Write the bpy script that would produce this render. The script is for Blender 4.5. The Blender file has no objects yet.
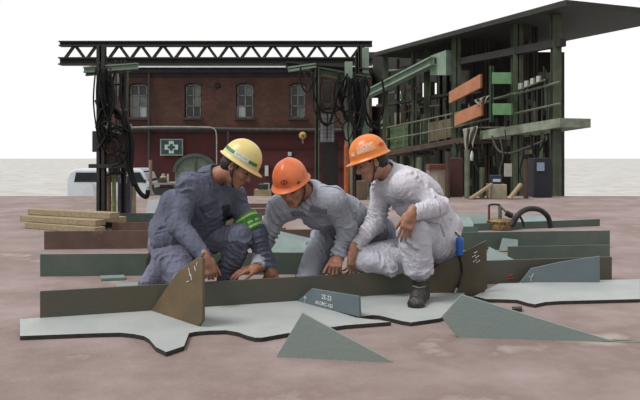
import bpy, bmesh, math, random
import numpy as np
from mathutils import Vector, Matrix
from mathutils.bvhtree import BVHTree
random.seed(7)
SC = bpy.context.scene
COL = SC.collection
F, CAMH, HOR = 710.0, 0.94, 150.0

# ------------------------------------------------------------------ world <-> photo helpers
def P(px, py, Y):                        # point of the place at distance Y
    return Vector(((px - 320) * Y / F, Y, CAMH - (py - HOR) * Y / F))
def G(px, py, z=0.0):                    # point on the horizontal level z
    Y = F * (CAMH - z) / (py - HOR)
    return P(px, py, Y)
def V(px, py, A, B):                     # point on the upright plane through A and B
    d = Vector(((px - 320) / F, 1.0, -(py - HOR) / F))
    n = Vector((-(B.y - A.y), B.x - A.x, 0))
    t = n.dot(Vector((A.x, A.y, 0))) / n.dot(Vector((d.x, d.y, 0)))
    return Vector((d.x * t, t, CAMH + d.z * t))

# ------------------------------------------------------------------ materials
ALB = 0.66                                # scales all colours down, in place of a lower exposure
def lin(c):
    r = []
    for v in c:
        v = v / 255.0
        r.append(v / 12.92 if v <= 0.04045 else ((v + 0.055) / 1.055) ** 2.4)
    return (r[0] * ALB, r[1] * ALB, r[2] * ALB, 1.0)
MATS = {}
def mat(name, c1, c2=None, scale=6.0, rough=0.7, metal=0.0, bump=0.0, bscale=None, stretch=(1, 1, 1), c3=None, lo=0.4, hi=0.62, spec=0.4, bdist=0.0):
    if name in MATS: return MATS[name]
    m = bpy.data.materials.new(name); m.use_nodes = True
    nt = m.node_tree; b = nt.nodes['Principled BSDF']
    b.inputs['Roughness'].default_value = rough; b.inputs['Metallic'].default_value = metal
    b.inputs['Specular IOR Level'].default_value = spec
    tc = nt.nodes.new('ShaderNodeTexCoord'); mp = nt.nodes.new('ShaderNodeMapping')
    mp.inputs['Scale'].default_value = stretch
    nt.links.new(tc.outputs['Object'], mp.inputs['Vector'])
    if c2 is None:
        b.inputs['Base Color'].default_value = lin(c1)
    else:
        n = nt.nodes.new('ShaderNodeTexNoise'); n.inputs['Scale'].default_value = scale; n.inputs['Detail'].default_value = 6
        n.inputs['Roughness'].default_value = 0.62
        nt.links.new(mp.outputs['Vector'], n.inputs['Vector'])
        r = nt.nodes.new('ShaderNodeValToRGB'); e = r.color_ramp.elements
        e[0].position = lo; e[1].position = hi; e[0].color = lin(c1); e[1].color = lin(c2)
        if c3:
            k = e.new(min(1.0, hi + 0.13)); k.color = lin(c3)
        nt.links.new(n.outputs['Fac'], r.inputs['Fac']); nt.links.new(r.outputs['Color'], b.inputs['Base Color'])
    if bump:
        n2 = nt.nodes.new('ShaderNodeTexNoise'); n2.inputs['Scale'].default_value = bscale or scale * 4; n2.inputs['Detail'].default_value = 4
        nt.links.new(mp.outputs['Vector'], n2.inputs['Vector'])
        n2.inputs['Distortion'].default_value = bdist
        bp = nt.nodes.new('ShaderNodeBump'); bp.inputs['Strength'].default_value = bump; bp.inputs['Distance'].default_value = 0.02
        nt.links.new(n2.outputs['Fac'], bp.inputs['Height']); nt.links.new(bp.outputs['Normal'], b.inputs['Normal'])
    MATS[name] = m
    return m

# ------------------------------------------------------------------ mesh builder
class MB:
    def __init__(self): self.v = []; self.f = []; self.m = []; self.mi = 0
    def add(self, vs, fs):
        o = len(self.v); self.v += [Vector(p) for p in vs]
        for f in fs: self.f.append([i + o for i in f]); self.m.append(self.mi)
        return self
    def prism(self, pts, off):
        n = len(pts); pts = [Vector(p) for p in pts]; off = Vector(off)
        nrm = Vector((0, 0, 0))
        for i in range(n): nrm += pts[i].cross(pts[(i + 1) % n])
        if nrm.dot(off) > 0: pts = pts[::-1]
        vs = pts + [p + off for p in pts]
        fs = [list(range(n)), list(range(2 * n - 1, n - 1, -1))]
        for i in range(n):
            j = (i + 1) % n; fs.append([i, n + i, n + j, j])
        return self.add(vs, fs)
    def box(self, c, s, R=None):
        c = Vector(c); h = [x / 2 for x in s]; vs = []
        for z in (-1, 1):
            for y in (-1, 1):
                for x in (-1, 1):
                    p = Vector((x * h[0], y * h[1], z * h[2])); vs.append(c + (R @ p if R else p))
        return self.add(vs, [[0, 2, 3, 1], [4, 5, 7, 6], [0, 1, 5, 4], [2, 6, 7, 3], [0, 4, 6, 2], [1, 3, 7, 5]])
    def bar(self, a, b, w, h, up=(0, 0, 1)):
        a = Vector(a); b = Vector(b); d = (b - a); L = d.length; d.normalize(); up = Vector(up)
        if abs(d.dot(up)) > 0.97: up = Vector((0, 1, 0))
        s = d.cross(up).normalized(); u = s.cross(d)
        return self.box((a + b) / 2, (L, w, h), Matrix((d, s, u)).transposed())
    def ibeam(self, a, b, w, h, t=0.03, up=(0, 0, 1)):
        a = Vector(a); b = Vector(b); d = (b - a).normalized(); up = Vector(up)
        if abs(d.dot(up)) > 0.97: up = Vector((0, 1, 0))
        s = d.cross(up).normalized(); u = s.cross(d)
        self.bar(a, b, t, h, up)
        o = u * (h / 2 - t / 2); self.bar(a + o, b + o, w, t, up); self.bar(a - o, b - o, w, t, up)
        return self
    def tube(self, pts, r, n=8, r2=None, close=True):
        pts = [Vector(p) for p in pts]; k = len(pts); vs = []; fs = []
        t0 = (pts[1] - pts[0]).normalized(); ref = Vector((0, 0, 1)) if abs(t0.z) < 0.9 else Vector((1, 0, 0))
        nrm = t0.cross(ref).normalized()
        for i, p in enumerate(pts):
            t = (pts[min(i + 1, k - 1)] - pts[max(i - 1, 0)])
            t = t.normalized() if t.length > 1e-9 else t0
            nrm = (nrm - t * nrm.dot(t)); nrm = nrm.normalized() if nrm.length > 1e-6 else t.orthogonal().normalized()
            bi = t.cross(nrm); rr = r if r2 is None else r + (r2 - r) * i / (k - 1)
            for j in range(n):
                a = 2 * math.pi * j / n; vs.append(p + (nrm * math.cos(a) + bi * math.sin(a)) * rr)
        for i in range(k - 1):
            for j in range(n):
                j2 = (j + 1) % n; fs.append([i * n + j, i * n + j2, (i + 1) * n + j2, (i + 1) * n + j])
        if close: fs.append(list(range(n))[::-1]); fs.append([(k - 1) * n + j for j in range(n)])
        return self.add(vs, fs)
    def lathe(self, base, axis, prof, n=20):
        axis = Vector(axis).normalized(); u = axis.orthogonal().normalized(); w = axis.cross(u); base = Vector(base)
        vs = []; fs = []
        for (r, z) in prof:
            for j in range(n):
                a = 2 * math.pi * j / n; vs.append(base + axis * z + (u * math.cos(a) + w * math.sin(a)) * r)
        for i in range(len(prof) - 1):
            for j in range(n):
                j2 = (j + 1) % n; fs.append([i * n + j, i * n + j2, (i + 1) * n + j2, (i + 1) * n + j])
        fs.append(list(range(n))[::-1]); fs.append([(len(prof) - 1) * n + j for j in range(n)])
        return self.add(vs, fs)
    def build(self, name, mats, parent=None, smooth=False, bevel=0.0):
        me = bpy.data.meshes.new(name)
        if parent is not None: org = parent_org(parent)
        else:
            xs = [p.x for p in self.v]; ys = [p.y for p in self.v]
            org = Vector(((min(xs) + max(xs)) / 2, (min(ys) + max(ys)) / 2, min(p.z for p in self.v)))
        me.from_pydata([p - org for p in self.v], [], self.f)
        return link_mesh(name, me, mats, parent, org, smooth, bevel, self.m)
def parent_org(p):
    o = Vector((0, 0, 0))
    while p is not None: o += p.location; p = p.parent
    return o
def link_mesh(name, me, mats, parent, org, smooth, bevel, mi=None):
    o = bpy.data.objects.new(name, me); COL.objects.link(o)
    if parent is not None: o.parent = parent
    else: o.location = org
    if not isinstance(mats, (list, tuple)): mats = [mats]
    for m in mats: me.materials.append(m)
    if mi is not None and len(mats) > 1: me.polygons.foreach_set('material_index', mi)
    if smooth: me.polygons.foreach_set('use_smooth', [True] * len(me.polygons))
    me.update()
    if bevel:
        b = o.modifiers.new('bevel', 'BEVEL'); b.width = bevel; b.segments = 2; b.limit_method = 'ANGLE'
    return o
def tag(o, label, cat, group=None):
    o['label'] = label; o['category'] = cat
    if group: o['group'] = group
    return o
def thing(name, label, cat, loc, group=None):
    o = bpy.data.objects.new(name, None); COL.objects.link(o); o.location = Vector(loc); o.empty_display_size = 0.1
    return tag(o, label, cat, group)
def struct(o): o['kind'] = 'structure'; return o
def curve_pts(pts, n=24):                # Catmull-Rom through the points
    pts = [Vector(p) for p in pts]; q = [pts[0]] + pts + [pts[-1]]; out = []
    m = max(2, n // (len(pts) - 1))
    for i in range(1, len(q) - 2):
        for j in range(m):
            t = j / m; a, b, c, d = q[i - 1], q[i], q[i + 1], q[i + 2]
            out.append(0.5 * ((2 * b) + (c - a) * t + (2 * a - 5 * b + 4 * c - d) * t * t + (3 * b - a - 3 * c + d) * t ** 3))
    out.append(pts[-1]); return out

# ------------------------------------------------------------------ implicit surfaces (bodies and clothes)
class Vol:
    def __init__(s, lo, hi, h):
        s.lo = np.array(lo, np.float32); s.h = h
        s.n = np.ceil((np.array(hi) - s.lo) / h).astype(int) + 1
        s.d = np.full(s.n, 1.0, np.float32)
        s.ax = [s.lo[i] + h * np.arange(s.n[i], dtype=np.float32) for i in range(3)]
    def _region(s, lo, hi):
        i0 = np.clip(np.floor((np.array(lo) - s.lo) / s.h).astype(int), 0, s.n - 1)
        i1 = np.clip(np.ceil((np.array(hi) - s.lo) / s.h).astype(int) + 1, 1, s.n)
        sl = tuple(slice(a, b) for a, b in zip(i0, i1))
        X = s.ax[0][sl[0]][:, None, None]; Y = s.ax[1][sl[1]][None, :, None]; Z = s.ax[2][sl[2]][None, None, :]
        return sl, X, Y, Z
    def _mix(s, sl, d, k, cut):
        a = s.d[sl]
        if cut:
            d = -d; h = np.maximum(k - np.abs(a - d), 0) / k; s.d[sl] = np.maximum(a, d) + h * h * k * 0.25
        else:
            h = np.maximum(k - np.abs(a - d), 0) / k; s.d[sl] = np.minimum(a, d) - h * h * k * 0.25
    def cap(s, a, b, ra, rb=None, k=0.02, cut=False):
        a = np.array(a, float); b = np.array(b, float); rb = ra if rb is None else rb; pad = max(ra, rb) + k + 3 * s.h
        sl, X, Y, Z = s._region(np.minimum(a, b) - pad, np.maximum(a, b) + pad)
        ba = b - a; L2 = max(float(ba @ ba), 1e-9); x = X - a[0]; y = Y - a[1]; z = Z - a[2]
        t = np.clip((x * ba[0] + y * ba[1] + z * ba[2]) / L2, 0, 1)
        d = np.sqrt((x - ba[0] * t) ** 2 + (y - ba[1] * t) ** 2 + (z - ba[2] * t) ** 2) - (ra + (rb - ra) * t)
        s._mix(sl, d.astype(np.float32), k, cut)
    def _loc(s, c, R, pad):
        c = np.array(c, float); sl, X, Y, Z = s._region(c - pad, c + pad)
        x = X - c[0]; y = Y - c[1]; z = Z - c[2]; R = np.array(R)
        return sl, [x * R[0, i] + y * R[1, i] + z * R[2, i] for i in range(3)]
    def ell(s, c, r, R=((1, 0, 0), (0, 1, 0), (0, 0, 1)), k=0.02, cut=False):
        sl, q = s._loc(c, R, max(r) + k + 3 * s.h)
        k0 = np.sqrt(sum((q[i] / r[i]) ** 2 for i in range(3))); k1 = np.sqrt(sum((q[i] / r[i] ** 2) ** 2 for i in range(3)))
        s._mix(sl, (k0 * (k0 - 1) / np.maximum(k1, 1e-6)).astype(np.float32), k, cut)
    def box(s, c, hs, R=((1, 0, 0), (0, 1, 0), (0, 0, 1)), rnd=0.005, k=0.01, cut=False):
        sl, q = s._loc(c, R, float(np.linalg.norm(hs)) + k + 3 * s.h)
        q = [np.abs(q[i]) - (hs[i] - rnd) for i in range(3)]
        d = np.sqrt(sum(np.maximum(v, 0) ** 2 for v in q)) + np.minimum(np.maximum(np.maximum(q[0], q[1]), q[2]), 0) - rnd
        s._mix(sl, d.astype(np.float32), k, cut)
    def cyl(s, a, b, r, rnd=0.006, k=0.008, cut=False):
        a = Vector(a); b = Vector(b); d = b - a; R = np.array(d.to_track_quat('Z', 'Y').to_matrix())
        hl = d.length / 2; sl, q = s._loc((a + b) / 2, R, math.hypot(r, hl) + k + 3 * s.h)
        u = np.sqrt(q[0] ** 2 + q[1] ** 2) - (r - rnd); w = np.abs(q[2]) - (hl - rnd)
        dd = np.sqrt(np.maximum(u, 0) ** 2 + np.maximum(w, 0) ** 2) + np.minimum(np.maximum(u, w), 0) - rnd
        s._mix(sl, dd.astype(np.float32), k, cut)
    def mesh(s):
        d = s.d; S = d < 0; c = np.zeros([n - 1 for n in d.shape], np.uint8)
        offs = [(i, j, k) for i in (0, 1) for j in (0, 1) for k in (0, 1)]
        for o in offs: c += S[o[0]:d.shape[0] - 1 + o[0], o[1]:d.shape[1] - 1 + o[1], o[2]:d.shape[2] - 1 + o[2]]
        act = (c > 0) & (c < 8); idx = np.argwhere(act); vid = np.full(c.shape, -1, np.int32); vid[act] = np.arange(len(idx))
        acc = np.zeros((len(idx), 3)); cnt = np.zeros(len(idx))
        for o in offs:
            for ax in range(3):
                if o[ax] == 0:
                    o2 = list(o); o2[ax] = 1
                    d0 = d[idx[:, 0] + o[0], idx[:, 1] + o[1], idx[:, 2] + o[2]]; d1 = d[idx[:, 0] + o2[0], idx[:, 1] + o2[1], idx[:, 2] + o2[2]]
                    x = (d0 < 0) != (d1 < 0); t = np.where(x, d0 / np.where(x, d0 - d1, 1), 0)
                    p = np.array(o, float)[None, :].repeat(len(idx), 0); p[:, ax] += t; acc += p * x[:, None]; cnt += x
        v = s.lo[None, :] + s.h * (idx + acc / cnt[:, None]); quads = []
        for ax in range(3):
            a1, a2 = (ax + 1) % 3, (ax + 2) % 3
            sa = [slice(None)] * 3; sb = [slice(None)] * 3; sa[ax] = slice(0, -1); sb[ax] = slice(1, None)
            for a in (a1, a2): sa[a] = slice(1, -1); sb[a] = slice(1, -1)
            A = S[tuple(sa)]; B = S[tuple(sb)]; e = np.argwhere(A != B); fl = A[tuple(e.T)]
            e[:, a1] += 1; e[:, a2] += 1
            def q(u, w):
                g = e.copy(); g[:, a1] -= u; g[:, a2] -= w; return vid[tuple(g.T)]
            qd = np.stack([q(1, 1), q(0, 1), q(0, 0), q(1, 0)], 1); qd[~fl] = qd[~fl][:, ::-1]; quads.append(qd)
        return v, np.concatenate(quads)
def vnormals(v, f):
    n = np.cross(v[f[:, 2]] - v[f[:, 0]], v[f[:, 3]] - v[f[:, 1]]); vn = np.zeros_like(v)
    for i in range(4): np.add.at(vn, f[:, i], n)
    return vn / np.maximum(np.linalg.norm(vn, axis=1, keepdims=True), 1e-12)
def relax(v, f, it=1, w=0.5):
    for _ in range(it):
        acc = np.zeros_like(v); c = np.zeros(len(v))
        for i in range(4):
            for j in (1, 3): np.add.at(acc, f[:, i], v[f[:, (i + j) % 4]]); np.add.at(c, f[:, i], 1)
        v = v * (1 - w) + w * acc / np.maximum(c, 1)[:, None]
    return v
def noise3(p, seed=0):
    rng = np.random.RandomState(seed); T = rng.rand(32, 32, 32).astype(np.float32)
    i = np.floor(p).astype(int); f = p - i; f = f * f * (3 - 2 * f); r = 0
    for a in (0, 1):
        for b in (0, 1):
            for c in (0, 1):
                w = (f[:, 0] if a else 1 - f[:, 0]) * (f[:, 1] if b else 1 - f[:, 1]) * (f[:, 2] if c else 1 - f[:, 2])
                r = r + w * T[(i[:, 0] + a) % 32, (i[:, 1] + b) % 32, (i[:, 2] + c) % 32]
    return r * 2 - 1
def mesh_obj(name, v, f, mats, parent, mi=None):
    org = np.array(parent_org(parent)); me = bpy.data.meshes.new(name)
    me.vertices.add(len(v)); me.vertices.foreach_set('co', (v - org).astype(np.float32).ravel())
    me.loops.add(f.size); me.loops.foreach_set('vertex_index', f.astype(np.int32).ravel())
    me.polygons.add(len(f)); me.polygons.foreach_set('loop_start', np.arange(len(f), dtype=np.int32) * 4)
    me.polygons.foreach_set('loop_total', np.full(len(f), 4, np.int32))
    me.update(calc_edges=True); me.validate()
    return link_mesh(name, me, mats, parent, None, True, 0, mi)
# ------------------------------------------------------------------ people
def frame(fwd, up):
    y = Vector(fwd).normalized(); up = Vector(up); x = y.cross(up).normalized(); z = x.cross(y)
    return np.array(Matrix((x, y, z)).transposed())      # columns: right, forward, up
def hand(vol, w, d, n, s, curl, spread=0.05, thumb=(0.55, 0.70, 0.35), tcurl=0.35, ks=1.0):
    """w wrist, d towards the fingers, n the way the palm faces, s the thumb side"""
    w = Vector(w); d = Vector(d).normalized(); n = Vector(n); n = (n - d * n.dot(d)).normalized(); s0 = Vector(s); s = d.cross(n)
    if s.dot(s0) < 0: s = -s
    R = np.array(Matrix((s, d, n)).transposed()); k = ks
    vol.cap(w - d * .03, w + d * .03, .027 * k, .029 * k, k=.02)
    vol.box(w + d * .052 * k, (.040 * k, .044 * k, .015 * k), R, rnd=.013, k=.015)
    vol.ell(w + d * .03 * k + s * .026 * k + n * .010 * k, (.018 * k, .03 * k, .016 * k), R, k=.012)
    fin = [(.0305, .092, (.043, .027, .022), .0083), (.0102, .096, (.047, .030, .023), .0086), (-.0102, .093, (.043, .028, .022), .0081), (-.0295, .085, (.034, .021, .019), .0072)]
    for i, (o, l, ph, r) in enumerate(fin):
        p = w + s * o * k + d * (l - .006) * k; a = 0.0; sp = o / .03 * spread
        c = curl[i] if isinstance(curl[0], (tuple, list)) else curl
        vol.cap(w + s * o * .8 * k + d * .05 * k, p, r * 1.0 * k, r * 1.08 * k, k=.008)
        for j in range(3):
            a += c[j]; dd = (d * math.cos(a) + n * math.sin(a)) + s * sp
            q = p + dd.normalized() * ph[j] * k
            vol.cap(p, q, r * (1.05 - .08 * j) * k, r * (.98 - .09 * j) * k, k=.0035); p = q
    p = w + d * .022 * k + s * .030 * k + n * .006; dr = (d * thumb[0] + s * thumb[1] + n * thumb[2]).normalized()
    for j, (L, r0, r1) in enumerate(((.042, .0135, .0105), (.034, .0102, .0095), (.026, .0095, .0075))):
        q = p + dr * L * k; vol.cap(p, q, r0 * k, r1 * k, k=.006 if j else .012); p = q
        dr = (dr + d * tcurl * .7 + n * tcurl * .4).normalized()
def folds(v, f, segs, amp, seed, big=0.006):
    """cloth creases: sharp ridges gathering at the joints, broken up and slanted by noise, plus broad slack"""
    vn = vnormals(v, f); best = np.full(len(v), 1e9); ring = np.zeros(len(v))
    warp = noise3(v * 7 + 3, seed) * .06 + noise3(v * 19 + 9, seed + 1) * .022
    gate = np.clip(.15 + 1.3 * noise3(v * 11 + 5, seed + 4), 0, 1)
    for (a, b, lam, j0, j1, sl) in segs:
        a = np.array(a); b = np.array(b); ba = b - a; L = np.linalg.norm(ba); u = ba / L
        t = (v - a) @ u; q = v - a - np.clip(t, 0, L)[:, None] * u; dist = np.linalg.norm(q, axis=1)
        side = q @ np.array(sl) / .07
        w = .25 + j0 * np.exp(-(t / .11) ** 2) + j1 * np.exp(-((t - L) / .12) ** 2)
        ph = (t + warp + side * .055) / lam
        tri = np.abs(ph - np.floor(ph) - .5) * 2
        r = w * gate * ((1 - tri) ** 2.2 * 1.5 - .35)
        m = dist < best; best[m] = dist[m]; ring[m] = r[m]
    fine = (1 - np.abs(noise3(v * np.array([17, 17, 12]) + 2, seed + 6))) ** 5 - .3
    disp = amp * ring + big * noise3(v * np.array([7, 7, 5]), seed + 2) + .0055 * fine
    return v + vn * disp[:, None]
class Cloth:
    def __init__(s, v, f):
        s.bvh = BVHTree.FromPolygons(v.tolist(), f.tolist())
    def patch(s, c, nrm, up, outline, th=.004, name='pocket_flap', m=None, parent=None, n=7):
        nrm = Vector(nrm).normalized(); up = Vector(up); up = (up - nrm * up.dot(nrm)).normalized(); rt = up.cross(nrm)
        # outline: quad corners (u, v) in metres, counter-clockwise from lower left
        vs = []; fs = []; c = Vector(c)
        for lay in (0, 1):
            for i in range(n + 1):
                for j in range(n + 1):
                    a, b = i / n, j / n; o = outline
                    uu = (o[0][0] * (1 - a) + o[1][0] * a) * (1 - b) + (o[3][0] * (1 - a) + o[2][0] * a) * b
                    vv = (o[0][1] * (1 - a) + o[1][1] * a) * (1 - b) + (o[3][1] * (1 - a) + o[2][1] * a) * b
                    st = c + rt * uu + up * vv + nrm * .25
                    hit = s.bvh.ray_cast(st, -nrm, .5)
                    p = hit[0] if hit[0] else c + rt * uu + up * vv
                    edge = (i in (0, n) or j in (0, n))
                    vs.append(p + nrm * (th * (.5 if edge else 1.0) if lay else -.004))
        N = (n + 1) ** 2
        for i in range(n):
            for j in range(n):
                a = i * (n + 1) + j; q = [a, a + n + 1, a + n + 2, a + 1]
                fs.append([x + N for x in q]); fs.append(q[::-1])
        rim = [i * (n + 1) for i in range(n + 1)] + [n * (n + 1) + j for j in range(1, n + 1)] + [i * (n + 1) + n for i in range(n - 1, -1, -1)] + [j for j in range(n - 1, 0, -1)]
        for i in range(len(rim)):
            a, b = rim[i], rim[(i + 1) % len(rim)]; fs.append([a, b, b + N, a + N])
        o = MB().add(vs, fs).build(name, m, parent)
        bm = bmesh.new(); bm.from_mesh(o.data); bmesh.ops.recalc_face_normals(bm, faces=bm.faces); bm.to_mesh(o.data); bm.free(); return o
def helmet_r(z):                              # outline of the shell: scale of the oval at height z above the rim
    H = .142; t = min(max(z / H, 0), 1); return (1 - t ** 2.3) ** (1 / 2.15)
def helmet(par, hc, HR, col, extra):
    hc = Vector(hc); M = Matrix(HR.tolist())
    T = Matrix.Rotation(math.radians(extra.get('tilt', 0)), 3, 'X')
    W = lambda p: hc + M @ (Vector((0, -.004, .030)) + T @ Vector(p))
    ax, ay = .108, .128
    def dome(th, z, off=0.0):
        r = helmet_r(z); c, s_ = math.sin(th), math.cos(th)
        return Vector(((ax * r + off) * c, (ay * r + off) * s_, z + off * .4 * (1 - r)))
    n = 64
    def brim(th):                             # brim grows into a short peak at the front
        return .014 + .026 * max(0, math.cos(th)) ** 3
    rows = []
    zs = [.142 * math.sin(math.pi / 2 * i / 15) for i in range(16)]
    mb = MB(); vs = []; fs = []
    def ring(fn): vs.extend([W(fn(2 * math.pi * j / n)) for j in range(n)])
    ring(lambda t: dome(t, 0.0, -.006)); ring(lambda t: dome(t, 0, brim(t) - .003) + Vector((0, 0, -.011 - .10 * (brim(t) - .014))))
    ring(lambda t: dome(t, 0, brim(t)) + Vector((0, 0, -.008 - .10 * (brim(t) - .014)))); ring(lambda t: dome(t, 0, brim(t) - .002) + Vector((0, 0, -.004 - .10 * (brim(t) - .014))))
    ring(lambda t: dome(t, .002, .002)); nr = 5
    for z in zs[1:-1]:
        ring(lambda t: dome(t, z) + Vector((0, 0, .0045 * math.exp(-(math.sin(t) * helmet_r(z) / .16) ** 2) * min(1, z / .05)))); nr += 1
    for i in range(nr - 1):
        for j in range(n): j2 = (j + 1) % n; fs.append([i * n + j2, i * n + j, (i + 1) * n + j, (i + 1) * n + j2])
    vs.append(W((0, 0, .1465))); top = len(vs) - 1
    for j in range(n): fs.append([(nr - 1) * n + (j + 1) % n, (nr - 1) * n + j, top])
    # inner shell
    o = len(vs)
    for z in (0.0, .04, .08, .11): ring(lambda t: dome(t, z, -.006))
    for i in range(3):
        for j in range(n): j2 = (j + 1) % n; fs.append([o + i * n + j, o + i * n + j2, o + (i + 1) * n + j2, o + (i + 1) * n + j])
    vs.append(W((0, 0, .125))); tp = len(vs) - 1
    for j in range(n): fs.append([o + 3 * n + j, o + 3 * n + (j + 1) % n, tp])
    sh = mb.add(vs, fs).build('hard_hat', mat(col['name'], *col['args'], **col['kw']), par, smooth=True)
    def decal(name, t0, t1, z0, z1, m, off=.0025, nt=12, nz=3, pick=None, skew=0):
        b = MB(); q = []; ff = []
        for i in range(nt + 1):
            for j in range(nz + 1):
                th = t0 + (t1 - t0) * i / nt; z = z0 + (z1 - z0) * j / nz + skew * i / nt; q.append(W(dome(th, z, off)))
        for i in range(nt):
            for j in range(nz):
                a = i * (nz + 1) + j; ff.append([a, a + 1, a + nz + 2, a + nz + 1])
        b.add(q, ff)
        if pick: b.m = [pick(i, j) for i in range(nt) for j in range(nz)]
        return b.build(name, m, sh, smooth=True)
    extra['decals'](decal)
    st = mat('strap_black', (28, 27, 28), (44, 42, 42), 40)
    L = lambda p: hc + M @ Vector(p)
    for sx in (-1, 1):
        MB().tube(curve_pts([L((sx * .088, -.005, .035)), L((sx * .085, .005, -.02)), L((sx * .066, .03, -.075)), L((sx * .035, .05, -.115)), L((0, .055, -.126))], 16), .0042, 6).build('chin_strap', st, sh, smooth=True)
        MB().tube(curve_pts([L((sx * .085, -.05, .035)), L((sx * .083, -.02, -.02)), L((sx * .07, .02, -.068))], 10), .0038, 6).build('chin_strap', st, sh, smooth=True)
    return sh
def boot(par, ank, toe, up, col, vox=.0045, sc=1.0):
    y = Vector(toe).normalized(); up = Vector(up); x = y.cross(up).normalized(); z = x.cross(y); R = np.array(Matrix((x, y, z)).transposed())
    L = lambda a, b, c: Vector(ank) + (x * a + y * b + z * c) * sc
    pts = [L(a, b, c) for a in (-.07, .07) for b in (-.1, .22) for c in (-.1, .17)]
    lo = np.min([list(p) for p in pts], 0); hi = np.max([list(p) for p in pts], 0)
    v = Vol(lo, hi, vox)
    v.cap(L(0, -.028, -.045), L(0, -.025, -.03), .040, k=.02); v.cap(L(0, -.01, -.02), L(0, -.012, .11), .047, .053, k=.03)
    v.ell(L(0, .050, -.032), (.048, .095, .056), R, k=.03); v.ell(L(0, .125, -.047), (.050, .062, .041), R, k=.02)
    v.cyl(L(0, -.012, .10), L(0, -.012, .125), .058, k=.01)
    v.box(L(0, .06, -.125), (.2, .3, .05), R, rnd=.001, k=.004, cut=True)
    vv, ff = v.mesh(); vv = relax(vv, ff, 1)
    vv = folds(vv, ff, [(L(0, 0, .12), L(0, .1, -.04), .03, .1, .6, tuple(x))], .003, 31, .002)
    b = mesh_obj('boot', vv, ff, mat(col[0], *col[1:3], scale=25, rough=.55, bump=.3, bscale=90), par)
    # sole
    s = MB(); out = []
    for (a, c) in ((0, -.078), (.032, -.066), (.042, -.03), (.038, .03), (.047, .09), (.05, .135), (.036, .178), (0, .195)): out.append((a, c))
    poly = [L(a, c, -.092) for a, c in out] + [L(-a, c, -.092) for a, c in out[-2:0:-1]]
    s.prism(poly, z * .022); s.build('sole', mat('rubber', (34, 32, 31), (52, 48, 45), 30, rough=.8), b, bevel=.004)
    lc = MB()
    for i in range(6):
        c = .10 - .028 * i; yb = .038 + max(0, (.04 - c)) * .55
        lc.tube([L(-.030, yb - .006, c), L(0, yb + .012, c - .004), L(.030, yb - .006, c)], .0046, 5)
    lc.build('laces', mat('lace', (128, 122, 112)), b, smooth=True)
    return b
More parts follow.
